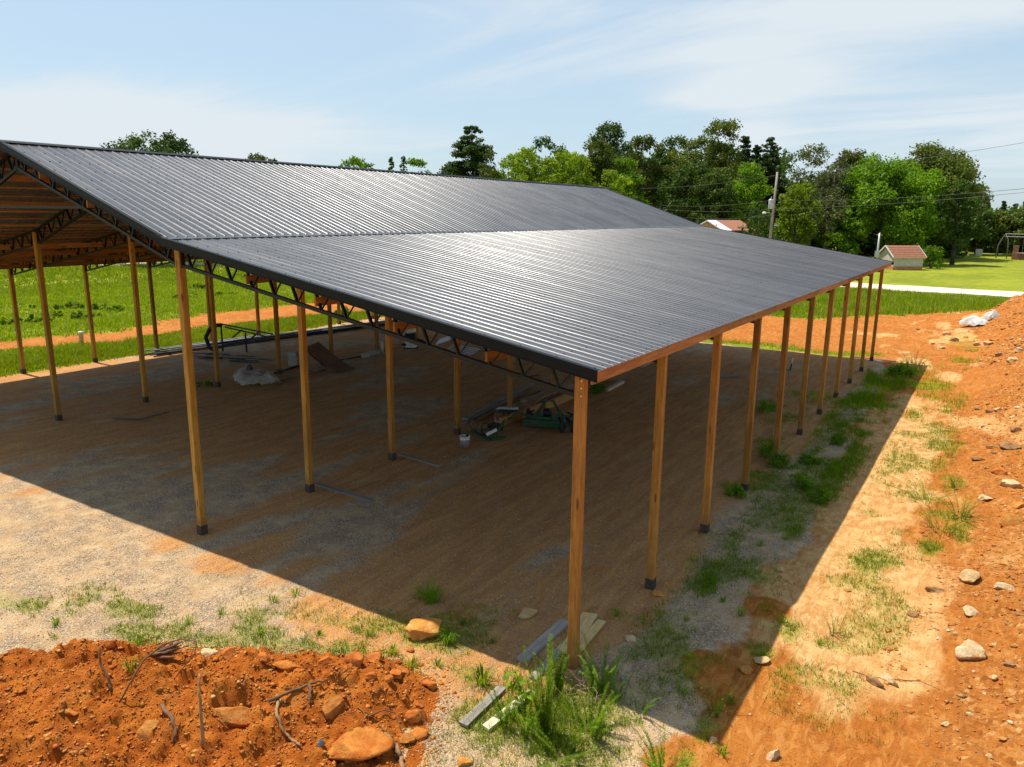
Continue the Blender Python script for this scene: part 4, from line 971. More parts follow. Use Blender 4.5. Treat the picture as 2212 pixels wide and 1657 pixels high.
def mat_rock(name, a, b, c, sc=7.0):
    t = MT(name); P = t.pos(obj=True); n1 = t.noise(P, sc, 6, .65); n2 = t.noise(P, sc*5, 4, .7)
    col = t.mix(t.rng(n1, .34, .62), a, b); col = t.mix(t.rng(t.noise(P, sc*.6, 6, .65), .47, .60, 0, .85), col, c); col = t.mix(t.rng(n2, .52, .75, 0, .45), col, tuple(q*.5 for q in a))
    return t.fin(col, .9, 0, t.bump(t.math('ADD', n1, n2), .7, .025), .2)
MR = {'mud': mat_rock('clay_coated_rock', (.40, .125, .020), (.52, .20, .038), (.40, .10, .012)), 'mud2': mat_rock('clay_stained_rock', (.34, .12, .022), (.46, .20, .045), (.38, .09, .012)), 'cream': mat_rock('cream_rock', (.46, .29, .12), (.60, .43, .22), (.42, .19, .05)), 'white': mat_rock('pale_rock', (.50, .35, .18), (.64, .50, .31), (.42, .19, .055)),
      'orange': mat_rock('orange_rock', (.46, .17, .03), (.58, .26, .055), (.60, .34, .11)), 'tan': mat_rock('tan_rock', (.38, .165, .035), (.48, .25, .065), (.40, .11, .015)), 'grey': mat_rock('grey_rock', (.20, .19, .19), (.33, .31, .30), (.24, .18, .14)),
      'brown': mat_rock('brown_rock', (.22, .11, .045), (.36, .20, .085), (.42, .25, .11)), 'clod': mat_rock('clay_clod', (.36, .095, .016), (.50, .155, .028), (.56, .21, .05)), 'blue': mat_rock('bluish_stone', (.16, .19, .22), (.25, .28, .31), (.30, .22, .15))}
_rs = [200]
def rock(label, px, py, pw, hr, mat, group=None, on=G, dr=.8, cuts=9, name='rock', rz=None, tilt=0.0):
    p = on(px, py); w = pw*depth_at(p)/FPX; _rs[0] += 1
    me = rock_mesh(_rs[0], w, w*dr, w*hr, MR[mat], cuts, .085)
    p2 = p+Vector((_fw[0], _fw[1], 0)).normalized()*w*dr*.4      # py marks the near foot
    z = p2.z if on is G else p.z
    if on is G: z = H1(p2.x, p2.y)
    o = ob(name, me, None, (p2.x, p2.y, z-w*hr*.15), (tilt, 0, (R.uniform(-.5, .5)-YAW) if rz is None else rz))
    return tag(o, label, 'rock' if name != 'clay_clod' else 'clod', group)
rock('orange sandstone boulder on the gravel at the edge of the roof shadow', 913, 1388, 76, .66, 'orange', dr=.75, cuts=12, rz=.3)
rock('two-toned grey and pink rock in the shade behind the corner post', 1140, 1337, 50, .58, 'cream', dr=.7)
rock('small white rock on the gravel right of the corner post', 1363, 1388, 25, .65, 'white')
rock('dark fist-sized lump on the gravel among the weeds', 1348, 1474, 16, .8, 'grey')
rock('round ochre stone at the foot of the second eave post', 1424, 1290, 30, .45, 'orange')
rock('small pale stone leaning by the third eave post, in shade', 1688, 1236, 18, .7, 'cream')
rock('tan rock at the edge of the shaded clay', 1616, 1457, 34, .55, 'tan')
rock('pale flat rock beside the tan rock in shaded clay', 1650, 1437, 36, .45, 'cream')
rock('small pale stone where the shadow tapers to its corner', 1541, 1606, 20, .8, 'cream')
rock('big cream boulder with orange stains on the open clay', 2105, 1260, 52, .66, 'cream', dr=.8, cuts=11)
rock('white wedge-shaped rock beside the big cream boulder', 2178, 1276, 40, .55, 'white')
rock('squared cream rock with a dark shaded face on clay', 2103, 1330, 40, .58, 'white', dr=.7)
rock('large white marbled rock half buried at the bank', 2108, 1428, 60, .6, 'white', dr=1.0, cuts=13)
rock('upright brown shard of rock, one of a split pair', 1893, 1482, 44, .55, 'brown', dr=.35, rz=-.4)
rock('pale topped shard of rock leaning against the split brown shard', 1925, 1478, 46, .5, 'white', dr=.35, rz=-.5)
rock('pale jagged shard lying in the sandy wash near the shadow corner', 1672, 1642, 34, .9, 'white', dr=.5)
rock('dark brown chunk beside the round green patch', 2022, 1280, 38, .4, 'brown', dr=.45)
rock('small red brown lump below the round green patch', 1977, 1334, 26, .5, 'brown')
rock('thin white chip lying on brown clay', 2030, 1382, 18, .35, 'white', dr=.5)
rock('white stone with a green tuft under it', 2135, 1084, 27, .5, 'white')
rock('flat white slab with dark hollow at the bank', 2194, 1055, 44, .45, 'white')
rock('large orange boulder part way up the bank', 2196, 1136, 50, .75, 'orange')
rock('small orange rock above the large orange boulder', 2206, 1096, 24, .7, 'orange')
rock('low red rock below the brown slab', 2164, 1024, 32, .5, 'clod')
rock('long brown slab of rock on the bank', 2188, 972, 46, .42, 'brown', dr=.6)
rock('dark flat rock left of the long brown slab', 2146, 970, 26, .35, 'brown', dr=.5)
rock('dark shard at the edge of the yellow green patch', 2115, 996, 28, .35, 'brown', dr=.5)
rock('white flat stone at the foot of the brown lumpy bank', 2128, 921, 15, .5, 'white')
rock('dark lump on the bank above the long brown slab', 2198, 933, 22, .6, 'brown')
for px, py, pw, m in ((2046, 724, 17, 'cream'), (2064, 738, 20, 'brown'), (2036, 754, 15, 'cream'), (2138, 745, 20, 'cream'), (2113, 747, 15, 'cream'), (2150, 736, 18, 'tan'), (2160, 768, 15, 'brown'), (2088, 731, 10, 'tan'), (2140, 722, 8, 'white'),
                      (2187, 782, 17, 'cream'), (2205, 760, 24, 'white'), (2198, 774, 26, 'cream'), (2203, 882, 15, 'white'), (2158, 889, 20, 'cream'), (2116, 884, 15, 'brown'), (1984, 713, 9, 'cream'), (2140, 890, 14, 'brown'), (2178, 872, 12, 'tan'),
                      (2192, 893, 12, 'white'), (2135, 873, 9, 'tan'), (2168, 880, 8, 'cream'), (2016, 744, 8, 'tan'), (2096, 758, 10, 'brown'), (2125, 762, 9, 'tan'), (2170, 745, 9, 'cream'), (2208, 737, 12, 'white'), (2176, 810, 9, 'brown')):
    rock(f"{'small' if pw < 12 else 'larger'} loose {dict(cream='cream', brown='dark brown', tan='rusty tan', white='whitish')[m]} rock strewn over the red spoil heap behind the barn", px, py, pw, R.uniform(.45, .75), m, f"{'small' if pw < 12 else 'larger'} {m} rocks strewn over the spoil heap")
for px, py, pw, m in ((2050, 1365, 9, 'white'), (2066, 1372, 10, 'cream'), (2010, 1390, 7, 'cream'), (2185, 1440, 26, 'brown'), (2150, 1470, 16, 'cream'), (2130, 1500, 12, 'white'), (2190, 1520, 22, 'tan'), (2045, 1570, 22, 'cream'), (2095, 1545, 12, 'white'), (2170, 1600, 18, 'tan'),
                      (2205, 1330, 16, 'brown'), (2150, 1180, 12, 'brown'), (2120, 1200, 10, 'tan'), (2180, 1350, 12, 'brown'), (2150, 1395, 14, 'cream'), (2195, 1400, 18, 'tan'), (2185, 1565, 14, 'white'), (2080, 1620, 12, 'tan'), (2140, 1640, 16, 'cream')):
    rock(f"{'tiny' if pw < 13 else 'small'} {dict(cream='cream', brown='dark brown', tan='rusty tan', white='whitish')[m]} stone scattered on the clay bank", px, py, pw, R.uniform(.4, .75), m, f"{'tiny' if pw < 13 else 'small'} {m} stones on the clay bank")
# on and around the dug mound
ON = GM
rock('tall tan slab standing out of the dug clay mound', 314, 1620, 66, 1.1, 'mud2', on=ON, dr=.4, rz=.35, tilt=-.5)
rock('flat grey tan stone lying on the mound', 143, 1548, 46, .35, 'mud2', on=ON, dr=.7)
rock('pale pebble on the face of the mound', 294, 1484, 16, .7, 'mud2', on=ON)
rock('white rock on the crest of the mound', 444, 1424, 42, .5, 'white', on=ON)
rock('upright tan rock set in the mound beside the branch', 721, 1556, 50, 1.15, 'mud2', on=ON, dr=.5, tilt=-.3)
rock('long flat reddish slab on the rim of the mound', 616, 1447, 70, .25, 'mud', on=ON, dr=.4)
rock('broad orange slab at the foot of the mound', 764, 1656, 160, .38, 'mud', on=ON, dr=.7, cuts=12)
rock('long dark slab shadowed under the branch', 500, 1570, 112, .42, 'mud2', on=ON, dr=.4, rz=.5)
rock('bluish grey stone on the clay', 691, 1612, 22, 1.0, 'blue', on=ON, dr=.5)
rock('tan stone beside the broad slab', 905, 1600, 44, .5, 'mud', on=ON, dr=.8)
rock('cream angular stone beside the tan stone', 876, 1612, 40, .7, 'mud2', on=ON, dr=.7)
rock('pale sliver of rock beside the red clods', 768, 1446, 24, .5, 'mud2', on=ON, dr=.5)
rock('upright orange chip at the end of the mound', 912, 1556, 24, 1.2, 'mud', on=ON, dr=.6)
rock('orange rock lying in the grass by the mound foot', 1004, 1656, 34, .6, 'orange')
for i, (px, py, pw) in enumerate(((762, 1440, 46), (805, 1432, 36), (927, 1490, 34), (850, 1470, 32), (866, 1466, 36), (838, 1474, 24), (886, 1410, 18), (860, 1432, 20), (700, 1440, 30), (840, 1500, 20), (905, 1530, 18), (925, 1560, 22), (890, 1560, 40), (800, 1470, 26), (740, 1452, 22), (565, 1432, 34), (490, 1425, 36), (230, 1402, 30), (180, 1398, 26))):
    rock('rounded clod of red clay at the rim of the mound', px, py, pw, R.uniform(.6, .85), 'clod', 'red clods along the mound rim', on=ON, name='clay_clod', cuts=5)

def pebbles(name, X, Y, Z, size, mats, label, seed=3):
    rng = np.random.default_rng(seed); n = len(X); base = np.array([(1, 0, 0), (0, 1, 0), (-1, 0, 0), (0, -1, 0), (0, 0, .8), (0, 0, -.6)], float)
    tri = np.array([(0, 1, 4), (1, 2, 4), (2, 3, 4), (3, 0, 4), (1, 0, 5), (2, 1, 5), (3, 2, 5), (0, 3, 5)])
    a = rng.uniform(0, 6.283, n); c, s = np.cos(a), np.sin(a); B = np.repeat(base[None], n, 0)*rng.uniform(.6, 1.3, (n, 6, 1))*np.stack([np.ones(n), rng.uniform(.55, .95, n), rng.uniform(.4, .8, n)], 1)[:, None, :]
    x = B[:, :, 0]*c[:, None]-B[:, :, 1]*s[:, None]; y = B[:, :, 0]*s[:, None]+B[:, :, 1]*c[:, None]
    V = np.stack([x, y, B[:, :, 2]], 2)*size[:, None, None]+np.stack([X, Y, Z], 1)[:, None, :]
    F = (tri[None]+np.arange(n)[:, None, None]*6).reshape(-1, 3); mi = np.repeat(rng.integers(0, len(mats), n), 8)
    return tag(ob(name, npmesh(name, V.reshape(-1, 3), F, mats, False, mi)), label, name.split('_')[-1], kind='stuff')
def in_view(x, y, m=30):
    d = np.stack([x-CAM[0], y-CAM[1], np.full_like(x, -CAM[2])], 1); z = d@_fw; px = PCX+FPX*(d@_r2)/z; py = PCY-FPX*(d@_u2)/z
    return (z > 1) & (px > -m*4) & (px < 2212+m*4) & (py < 1657+m*4)
def scatter(n, x0, x1, y0, y1, seed, near=True):
    rng = np.random.default_rng(seed); x = rng.uniform(x0, x1, n); y = rng.uniform(y0, y1, n); k = in_view(x, y); return x[k], y[k], rng
x, y, rng = scatter(42000, -12, 2.4, -6, 11, 1)
w = zones(x, y)[0]; k = (rng.random(len(x)) < w*(1-.6*stain(x, y))) & (polydist(x, y, MOUND) < 0.05); x, y = x[k], y[k]
pebbles('gravel', x, y, H(x, y)+.002, np.random.default_rng(2).uniform(.006, .017, len(x))*np.random.default_rng(4).choice([1, 1, 1, 1.5], len(x)), [mat_plain('gravel_'+n, c, .9, 0, .2, 30) for n, c in (('a', (.30, .26, .21)), ('b', (.45, .39, .31)), ('c', (.20, .17, .14)), ('d', (.58, .52, .44)), ('e', (.40, .27, .16)))], 'loose grey and tan gravel covering the barn floor', 2)
x, y, rng = scatter(30000, 1.8, 12, -2, 50, 5)
bank = sst(3.6, 5.5, x)*.9+.05; k = rng.random(len(x)) < bank*sst(.42, .6, fbm(x*.7, y*.7, 131, 3)); x, y = x[k], y[k]
pebbles('clay_crumbs', x, y, H(x, y)+.004, rng.uniform(.008, .03, len(x))*rng.choice([1, 1, 1.8, 2.6], len(x), p=[.5, .3, .15, .05]), [MR['clod'], MR['tan'], MR['orange'], MR['cream'], MR['clod']], 'crumbs of clay and small stones on the bank', 6)
x, y, rng = scatter(16000, 3.9, 10, -1, 26, 15); k = rng.random(len(x)) < sst(.40, .58, fbm(x*.6, y*.6, 133, 3)+.12*sst(4.5, 6, x)); x, y = x[k], y[k]
pebbles('bank_clods', x, y, H(x, y), rng.uniform(.012, .035, len(x))*rng.choice([1, 1.6, 2.6], len(x), p=[.7, .23, .07]), [MR['clod'], MR['clod'], MR['tan'], MR['mud'], MR['brown']], 'broken clods of red clay on the bank', 16)
x, y, rng = scatter(9000, 3.5, 15, 24, 58, 17); k = rng.random(len(x)) < sst(.42, .58, fbm(x*.35, y*.35, 135, 3)+.15*sst(5, 8, x)); x, y = x[k], y[k]
pebbles('heap_rubble', x, y, H(x, y), rng.uniform(.03, .09, len(x))*rng.choice([1, 1.6, 2.6], len(x), p=[.75, .2, .05]), [MR['clod'], MR['clod'], MR['tan'], MR['mud'], MR['brown'], MR['cream']], 'broken clods and rubble on the red spoil heap', 18)
x, y, rng = scatter(30000, -9.2, -.4, -7, -1, 7); k = rng.random(len(x)) < sst(-.65, -.05, polydist(x, y, MOUND))**2; x, y = x[k], y[k]
pebbles('mound_crumbs', x, y, np.maximum(mound_h(x, y), 0)+H(x, y)+.004, rng.uniform(.007, .022, len(x))*rng.choice([1, 1, 1.7, 3.0], len(x), p=[.5, .3, .15, .05]), [MR['clod'], MR['clod'], MR['tan'], MR['clod'], MR['clod'], MR['clod'], MR['orange']], 'crumbs and small clods of red clay on the mound', 8)

# ---------------------------------------------------------------- sticks and roots on the mound
M_STICK = mat_wood('bare_stick', (.20, .11, .05), (.34, .21, .10), 'z', knots=False, rnd=True)
M_ROOT = mat_plain('dark_root', (.16, .075, .03), .9, 0, .3, 10)
def RP(px, py, base, ddepth=0.0):
    """point on the sight line at the depth of base (plus an offset)"""
    d = ray(px, py); t = (depth_at(base)+ddepth)/float(np.dot(d, _fw)); return Vector(CAM+d*t)
def stick(label, pts, r, mat=None, name='stick', group=None, z=.03):
    base = GM(*pts[0]); P = []
    for q in pts:
        if len(q) == 2: P.append(GM(*q)+Vector((0, 0, z)))
        else: P.append(RP(q[0], q[1], base, q[2]))
    Q = []
    for a, b in zip(P, P[1:]):
        for k in range(4): f = k/4; Q.append(a.lerp(b, f)+Vector((R.uniform(-1, 1), R.uniform(-1, 1), R.uniform(-1, 1)))*r*.45)
    Q.append(P[-1]); n = len(Q); o = MB().tube(Q, [r*(1-.45*i/(n-1)) for i in range(n)], 7).build(name, mat or M_STICK, smooth=True)
    return tag(o, label, 'stick' if name != 'root' else 'root', group)
stick('thick bare stick standing upright out of the mound', [(437, 1612), (436, 1560, -.03), (430, 1500, -.02), (431, 1455, .05)], .024)
stick('arching root looping over the crest of the mound', [(258, 1522), (284, 1470, .05), (312, 1425, .15), (350, 1392, .25), (392, 1380, .3), (424, 1386, .3), (421, 1412, .25), (376, 1472)], .013, M_ROOT, 'root')
stick('short bent stick poking up left of the arching root', [(240, 1496), (232, 1462, .03), (217, 1430, .06), (214, 1396, .1)], .02, M_ROOT)
stick('dark branch lying across the mound with a crooked end', [(583, 1522), (628, 1502), (668, 1486), (707, 1470)], .026, M_ROOT, z=.06)
stick('stub of the dark branch pointing down', [(668, 1488), (671, 1505), (669, 1528)], .028, M_ROOT, z=.06)
stick('curved pale root below the dark branch', [(600, 1508), (598, 1552), (609, 1584), (628, 1602), (650, 1618)], .026, M_STICK, 'root', z=.05)
stick('gnarled dark root left of the upright stick', [(352, 1532), (372, 1560), (382, 1590), (372, 1612)], .03, M_ROOT, 'root', z=.04)
stick('thin dark vine curling over the end of the mound', [(795, 1555), (830, 1540), (855, 1548), (865, 1575), (872, 1592)], .012, M_ROOT, 'root', z=.05)
stick('thin twig bridging clods near the red slab', [(730, 1470), (750, 1445, .03), (775, 1438), (790, 1440)], .008, M_ROOT)
stick('pale peeled log beside the broad orange slab', [(826, 1592), (850, 1612), (868, 1640), (872, 1665)], .05, M_STICK, 'log')
for k in range(22):
    px, py = R.uniform(20, 860), R.uniform(1450, 1640); a = R.uniform(-1.3, 1.3); l = R.uniform(14, 40)
    stick('thin twig lying on the dug clay', [(px, py), (px+math.cos(a)*l*.5, py+math.sin(a)*l*.5+R.uniform(-5, 5)), (px+math.cos(a)*l, py+math.sin(a)*l)], R.uniform(.004, .009), R.choice([M_ROOT, M_STICK]), 'twig', 'twigs on the dug mound', z=.025)
stick('thin dark root running over the sandy clay', [(1842, 1450), (1880, 1462), (1930, 1468), (1990, 1472), (2030, 1490)], .012, M_ROOT, 'root', z=.0)
# splintered stump end on the rim
b = GM(350, 1418); o = MB()
for k in range(16):
    d = Vector((R.uniform(.25, .6), R.uniform(.1, .35), R.uniform(.05, .3)))*R.uniform(.5, .8); s = b+Vector((R.uniform(-.18, .05), R.uniform(-.12, .06), R.uniform(0, .05))); o.tube([s, s+d*.6, s+d], [.024, .018, .004], 5)
tag(o.build('splintered_stump', M_ROOT, smooth=True), 'splintered brown stump end frayed into slivers on the mound rim', 'stump')

# ---------------------------------------------------------------- grass and weeds
M_G1 = mat_leaf('grass_green', (.12, .22, .008), (.27, .36, .016), .35, 1.5)
M_G2 = mat_leaf('grass_yellow', (.26, .30, .014), (.46, .45, .035), .35, 1.5)
M_G3 = mat_leaf('weed_green', (.10, .215, .012), (.21, .34, .020), .35, 4.0)
M_G4 = mat_leaf('weed_lime', (.20, .31, .012), (.36, .44, .022), .40, 4.0)
M_DRY = mat_leaf('dry_grass', (.36, .27, .12), (.50, .40, .20), .25, 2.0)
def blades(name, x, y, z, h, wd, mats, label, seed, lean=.45, per=5, spread=.04, probs=None):
    rng = np.random.default_rng(seed); x = np.repeat(x, per); y = np.repeat(y, per); z = np.repeat(z, per); h = np.repeat(h, per); n = len(x)
    spread = np.repeat(spread, per) if np.ndim(spread) else spread
    x = x+rng.normal(size=n)*spread; y = y+rng.normal(size=n)*spread; h = h*rng.uniform(.5, 1.15, n)
    a = rng.uniform(0, 6.283, n); l = np.abs(rng.normal(size=n))*lean*h; wd = (np.repeat(wd, per) if np.ndim(wd) else wd)*rng.uniform(.6, 1.2, n)
    f = rng.uniform(0, 6.283, n); bx, by = np.cos(f)*wd/2, np.sin(f)*wd/2
    V = np.empty((n, 3, 3)); V[:, 0] = np.stack([x-bx, y-by, z-.01], 1); V[:, 1] = np.stack([x+bx, y+by, z-.01], 1); V[:, 2] = np.stack([x+np.cos(a)*l, y+np.sin(a)*l, z+h], 1)
    mi = rng.choice(len(mats), n, p=probs)
    return tag(ob(name, npmesh(name, V.reshape(-1, 3), np.arange(3*n).reshape(-1, 3), mats, False, mi)), label, 'grass', kind='stuff')
# thin green patches on bare ground near the camera
x, y, rng = scatter(150000, -9, 6, -6, 22, 21); w = patchw(x, y); k = rng.random(len(x)) < w**1.3*.85; x, y, w = x[k], y[k], w[k]
blades('patchy_grass', x, y, H(x, y), rng.uniform(.03, .10, len(x))*(.6+.7*w), .013, [M_G1, M_G2, M_G4, M_G3, M_DRY], 'patchy low grass and seedlings on the gravel and clay', 22, .8, 5, .035, [.36, .22, .2, .2, .02])
x, y, rng = scatter(60000, -30, 6, 20, 36, 23); w = patchw(x, y); k = rng.random(len(x)) < w**1.3*.6; x, y = x[k], y[k]
blades('patchy_grass', x, y, H(x, y), rng.uniform(.08, .26, len(x)), .03, [M_G1, M_G2, M_G4], 'strip of weeds along the back edge of the barn floor', 24, .6, 4, .09)
# meadow left of the barn and behind it
def meadow(x0, x1, y0, y1, n, hmin, hmax, wd, label, seed, limit=None):
    x, y, rng = scatter(n, x0, x1, y0, y1, seed); pad, clay, grass, pale = zones(x, y); k = (rng.random(len(x)) < grass) & (np.abs(y-74) > 4.2 if limit else np.ones(len(x), bool))
    x, y = x[k], y[k]; t = fbm(x*.25, y*.25, 141, 3); h = hmin+(hmax-hmin)*np.clip((t-.3)*2, 0, 1)
    blades('meadow_grass', x, y, H(x, y), h*rng.uniform(.6, 1.2, len(x)), wd, [M_G1, M_G2, M_G4, M_DRY], label, seed+1, .5, 5, .16, [.42, .26, .26, .06])
meadow(-36, -29.4, -2, 34, 26000, .10, .30, .045, 'grass strip along the left side of the barn floor', 31)
meadow(-100, -60, -6, 62, 16000, .2, .5, .13, 'far rough meadow before the drive', 37)
meadow(-66, -37, -2, 46, 30000, .15, .45, .075, 'rough green meadow left of the barn', 33)
meadow(-30, 16, 43, 70.5, 26000, .15, .55, .065, 'tall grass between the red clay and the drive', 35, True)
x, y, rng = scatter(5200, -.9, 1.35, -3.2, .9, 41); k = rng.random(len(x)) < np.exp(-(((x-.15)/.75)**2+((y+1.35)/.95)**2)); x, y = x[k], y[k]
blades('tall_grass', x, y, H(x, y), rng.uniform(.05, .18, len(x)), .011, [M_G1, M_G2, M_G4, M_G3, M_DRY], 'dense tall grass around the foot of the corner post weeds', 42, .5, 6, .04, [.3, .18, .22, .24, .06])
x, y, rng = scatter(26000, .15, 2.2, .5, 30, 45); k = rng.random(len(x)) < sst(.47, .66, fbm(x*1.1, y*.55, 181, 4))*sst(.1, .7, x)*sst(2.3, 1.7, x); x, y = x[k], y[k]
blades('strip_weeds', x, y, H(x, y), rng.uniform(.05, .17, len(x))*(1+.02*y), .014, [M_G1, M_G3, M_G4, M_G3], 'ragged strip of low weeds on the gravel outside the eave posts', 46, .6, 5, .05)
# denser weeds standing in the meadow
def leafy_clump(name, label, px, py, w, h, mat, seed, dist=None, group=None, leaf=.09, n=900, cat='weed'):
    p = G(px, py); rng = np.random.default_rng(seed); d = rng.normal(size=(14, 3)); d /= np.linalg.norm(d, axis=1)[:, None]; d[:, 2] = np.abs(d[:, 2])
    C = d*np.array([w*.36, w*.36, h*.6])*rng.uniform(.3, 1, (14, 1))+np.array([0, 0, h*.15]); V, F = leaf_cloud(C, np.full(14, min(w, h)*.28)*rng.uniform(.7, 1.2, 14), n/14, leaf, rng, .9, .4); V[:, 2] = np.maximum(V[:, 2], .0)
    return tag(ob(name, npmesh(name, V, F, mat), None, (p.x, p.y, p.z)), label, cat, group)
for k, (px, py, w, h) in enumerate(((75, 695, 4.5, .9), (120, 685, 4, .8), (175, 690, 5, .8), (215, 668, 4, .9), (250, 672, 3.5, .7), (20, 700, 3.5, .8), (150, 668, 4, .9), (400, 645, 5, 1.0), (430, 625, 6, 1.1), (545, 600, 5, 1.0), (480, 640, 4, .9), (95, 665, 3.5, .7))):
    leafy_clump('weed_clump', 'leafy bright weed clump in the rough meadow left of the barn', px, py, w*.8, h*.6, (M_G1, M_G4)[k % 2], 300+k, group='weed clumps in the meadow', leaf=.16, n=1300)
leafy_clump('weed_clump', 'single taller weed clump at the meadow edge beyond the steel stacks', 735, 690, 1.6, 1.0, M_G3, 320, leaf=.13)
leafy_clump('bushy_weed', 'dark bushy weed under the roof beside loose planks', 1292, 850, 1.1, .6, M_G3, 321, leaf=.05, n=1500)
leafy_clump('bushy_weed', 'dark bushy weed in roof shade at the far eave corner', 1945, 815, 1.6, .8, M_G3, 322, leaf=.08, n=1500)
leafy_clump('bushy_weed', 'low dark weed at the foot of an inner post', 440, 832, 1.4, .25, M_G3, 323, leaf=.06, n=500)
for k, (px, py, w, h) in enumerate(((1680, 1010, .9, .55), (1735, 1055, .9, .5), (1768, 1085, 1.0, .45), (1590, 1072, .6, .4), (1660, 985, .9, .6), (1745, 1000, .9, .35), (1810, 960, 1.0, .35), (1660, 890, 1.2, .5))):
    lab = ('taller bushy weed on shaded gravel close by the fifth eave post', 'bushy weed on shaded gravel at the edge of the roof shadow', 'broad low bushy weed nearest the sunlit sand', 'small bushy weed at the foot of the fourth eave post', 'tallest bushy weed between the fifth and sixth eave posts', 'flat bushy weed outside the sixth eave post', 'flat bushy weed outside the seventh eave post, touching the shadow edge', 'bushy weed inside the eave posts on the shaded floor')[k]
    leafy_clump('bushy_weed', lab, px, py, w, h, M_G3, 330+k, group='bushy weeds along the eave posts', leaf=.045, n=1300)

def feather_weed(label, px, py, h, stems, spread, mats, seed, arch=.15, leaf=.055, per=120, group=None, name='feathery_weed'):
    """upright stalks clothed in narrow leaves"""
    p = G(px, py); rng = np.random.default_rng(seed); m = MB(); V = []; stems = int(stems*2.2); leaf *= .8
    for s in range(stems):
        a = rng.uniform(0, 6.283); r = spread*math.sqrt(rng.random())*.5; hh = h*rng.uniform(.55, 1.05); tip = np.array([math.cos(a), math.sin(a), 0])*(spread*rng.uniform(.2, .9)+arch*hh)
        b0 = np.array([math.cos(a)*r, math.sin(a)*r, -.01]); pts = []
        for i in range(7): f = i/6; pts.append(b0+tip*f**1.8+np.array([0, 0, hh*(f-.10*arch*f*f*4)])+rng.normal(size=3)*.006*h)
        m.tube(pts, [.0042*(1-.75*i/6)*(.6+h*.6) for i in range(7)], 5)
        P = np.array(pts); n = int(1.1*per*hh/h)
        f = rng.uniform(.08, 1, n)*6; i = np.minimum(f.astype(int), 5); c = P[i]+(P[i+1]-P[i])*(f-i)[:, None]
        az = rng.uniform(0, 6.283, n); L = leaf*rng.uniform(.5, 1.25, n)*(1.15-.6*f/6); up = rng.uniform(.1, 1.0, n); d = np.stack([np.cos(az), np.sin(az), up], 1); d /= np.linalg.norm(d, axis=1)[:, None]
        sd = np.cross(d, np.array([0, 0, 1.])); sd /= np.linalg.norm(sd, axis=1)[:, None]+1e-9; wv = sd*(L*.075)[:, None]
        q = np.stack([c-wv*.5, c+d*(L*.5)[:, None]+wv, c+d*L[:, None], c+d*(L*.5)[:, None]-wv], 1); V.append(q.reshape(-1, 3))
    V = np.concatenate(V); o = empty(name, (p.x, p.y, p.z)); m.build('stems', M_G3, o, True); nq = len(V)//4
    ob('leaves', npmesh('leaves', V, np.arange(len(V)).reshape(-1, 4), mats, False, np.random.default_rng(seed).integers(0, len(mats), nq)), o)
    return tag(o, label, 'weed', group)
FW = feather_weed
FW('tallest feathery green weed standing before the corner post', 1178, 1590, 1.35, 7, .20, [M_G3, M_G4, M_G1], 401, .05, .08, 420)
FW('feathery weed with a slender double spire just left of the corner post', 1200, 1500, .80, 6, .22, [M_G3, M_G1], 402, .06, .07, 330)
FW('short feathery weed beside the ends of the grey boards', 1088, 1560, .55, 6, .25, [M_G3, M_G1], 403, .1, .06, 220)
FW('feathery weed at the end of the pale board', 1140, 1580, .65, 6, .3, [M_G3, M_G4], 404, .1, .06, 240)
FW('dark feathery weed in shade right of the corner post', 1298, 1490, .75, 11, .40, [M_G3, M_G3, M_G1], 405, .06, .06, 330)
FW('bright feathery weed with upright spires at the shadow edge', 1275, 1580, .6, 9, .45, [M_G4, M_G1, M_G3], 406, .12, .06, 260)
FW('spreading feathery weed at the foot of the tallest weed', 1210, 1640, .45, 9, .45, [M_G4, M_G1, M_G3], 407, .2, .06, 240)
FW('slim dark weed right of the bright spires', 1335, 1510, .45, 4, .2, [M_G3], 408, .1, .05, 150)
FW('tall arching weed with several spires on shaded gravel', 1432, 1680, .85, 6, .30, [M_G3, M_G1], 409, .18, .06, 300)
FW('lone curved stalk leaning over shaded gravel', 1385, 1545, .55, 2, .16, [M_G3], 410, .35, .05, 220)
FW('spiky weed near the lower shadow edge', 1545, 1540, .42, 5, .2, [M_G3], 411, .15, .05, 120)
FW('three upright spikes on the sunlit clay', 1803, 1370, .42, 4, .16, [M_G3, M_G1], 412, .08, .04, 110)
FW('big arching weed with long bare stems on the sandy clay', 2030, 1150, .95, 9, .5, [M_G3, M_G1], 413, .6, .05, 110)
FW('bushier arching weed behind the long bare stems', 2000, 1085, .8, 9, .6, [M_G3, M_G4], 414, .75, .05, 110)
FW('upright leafy weed right of the arching stems', 2075, 1120, .7, 7, .35, [M_G3, M_G4, M_G1], 415, .2, .06, 200)
FW('small weed on clay beside the upright leafy weed', 2065, 1055, .5, 5, .25, [M_G3, M_G1], 416, .2, .05, 120)
FW('thin weed in the yellow green patch', 2050, 985, .5, 4, .25, [M_G1, M_G4], 417, .2, .05, 90)
FW('spiky weed close under the far eave posts', 1975, 790, .9, 9, .7, [M_G3], 418, .2, .09, 160)
FW('leaning weed beside the fifth eave post', 1665, 1000, 1.0, 6, .4, [M_G3], 419, .3, .06, 260)
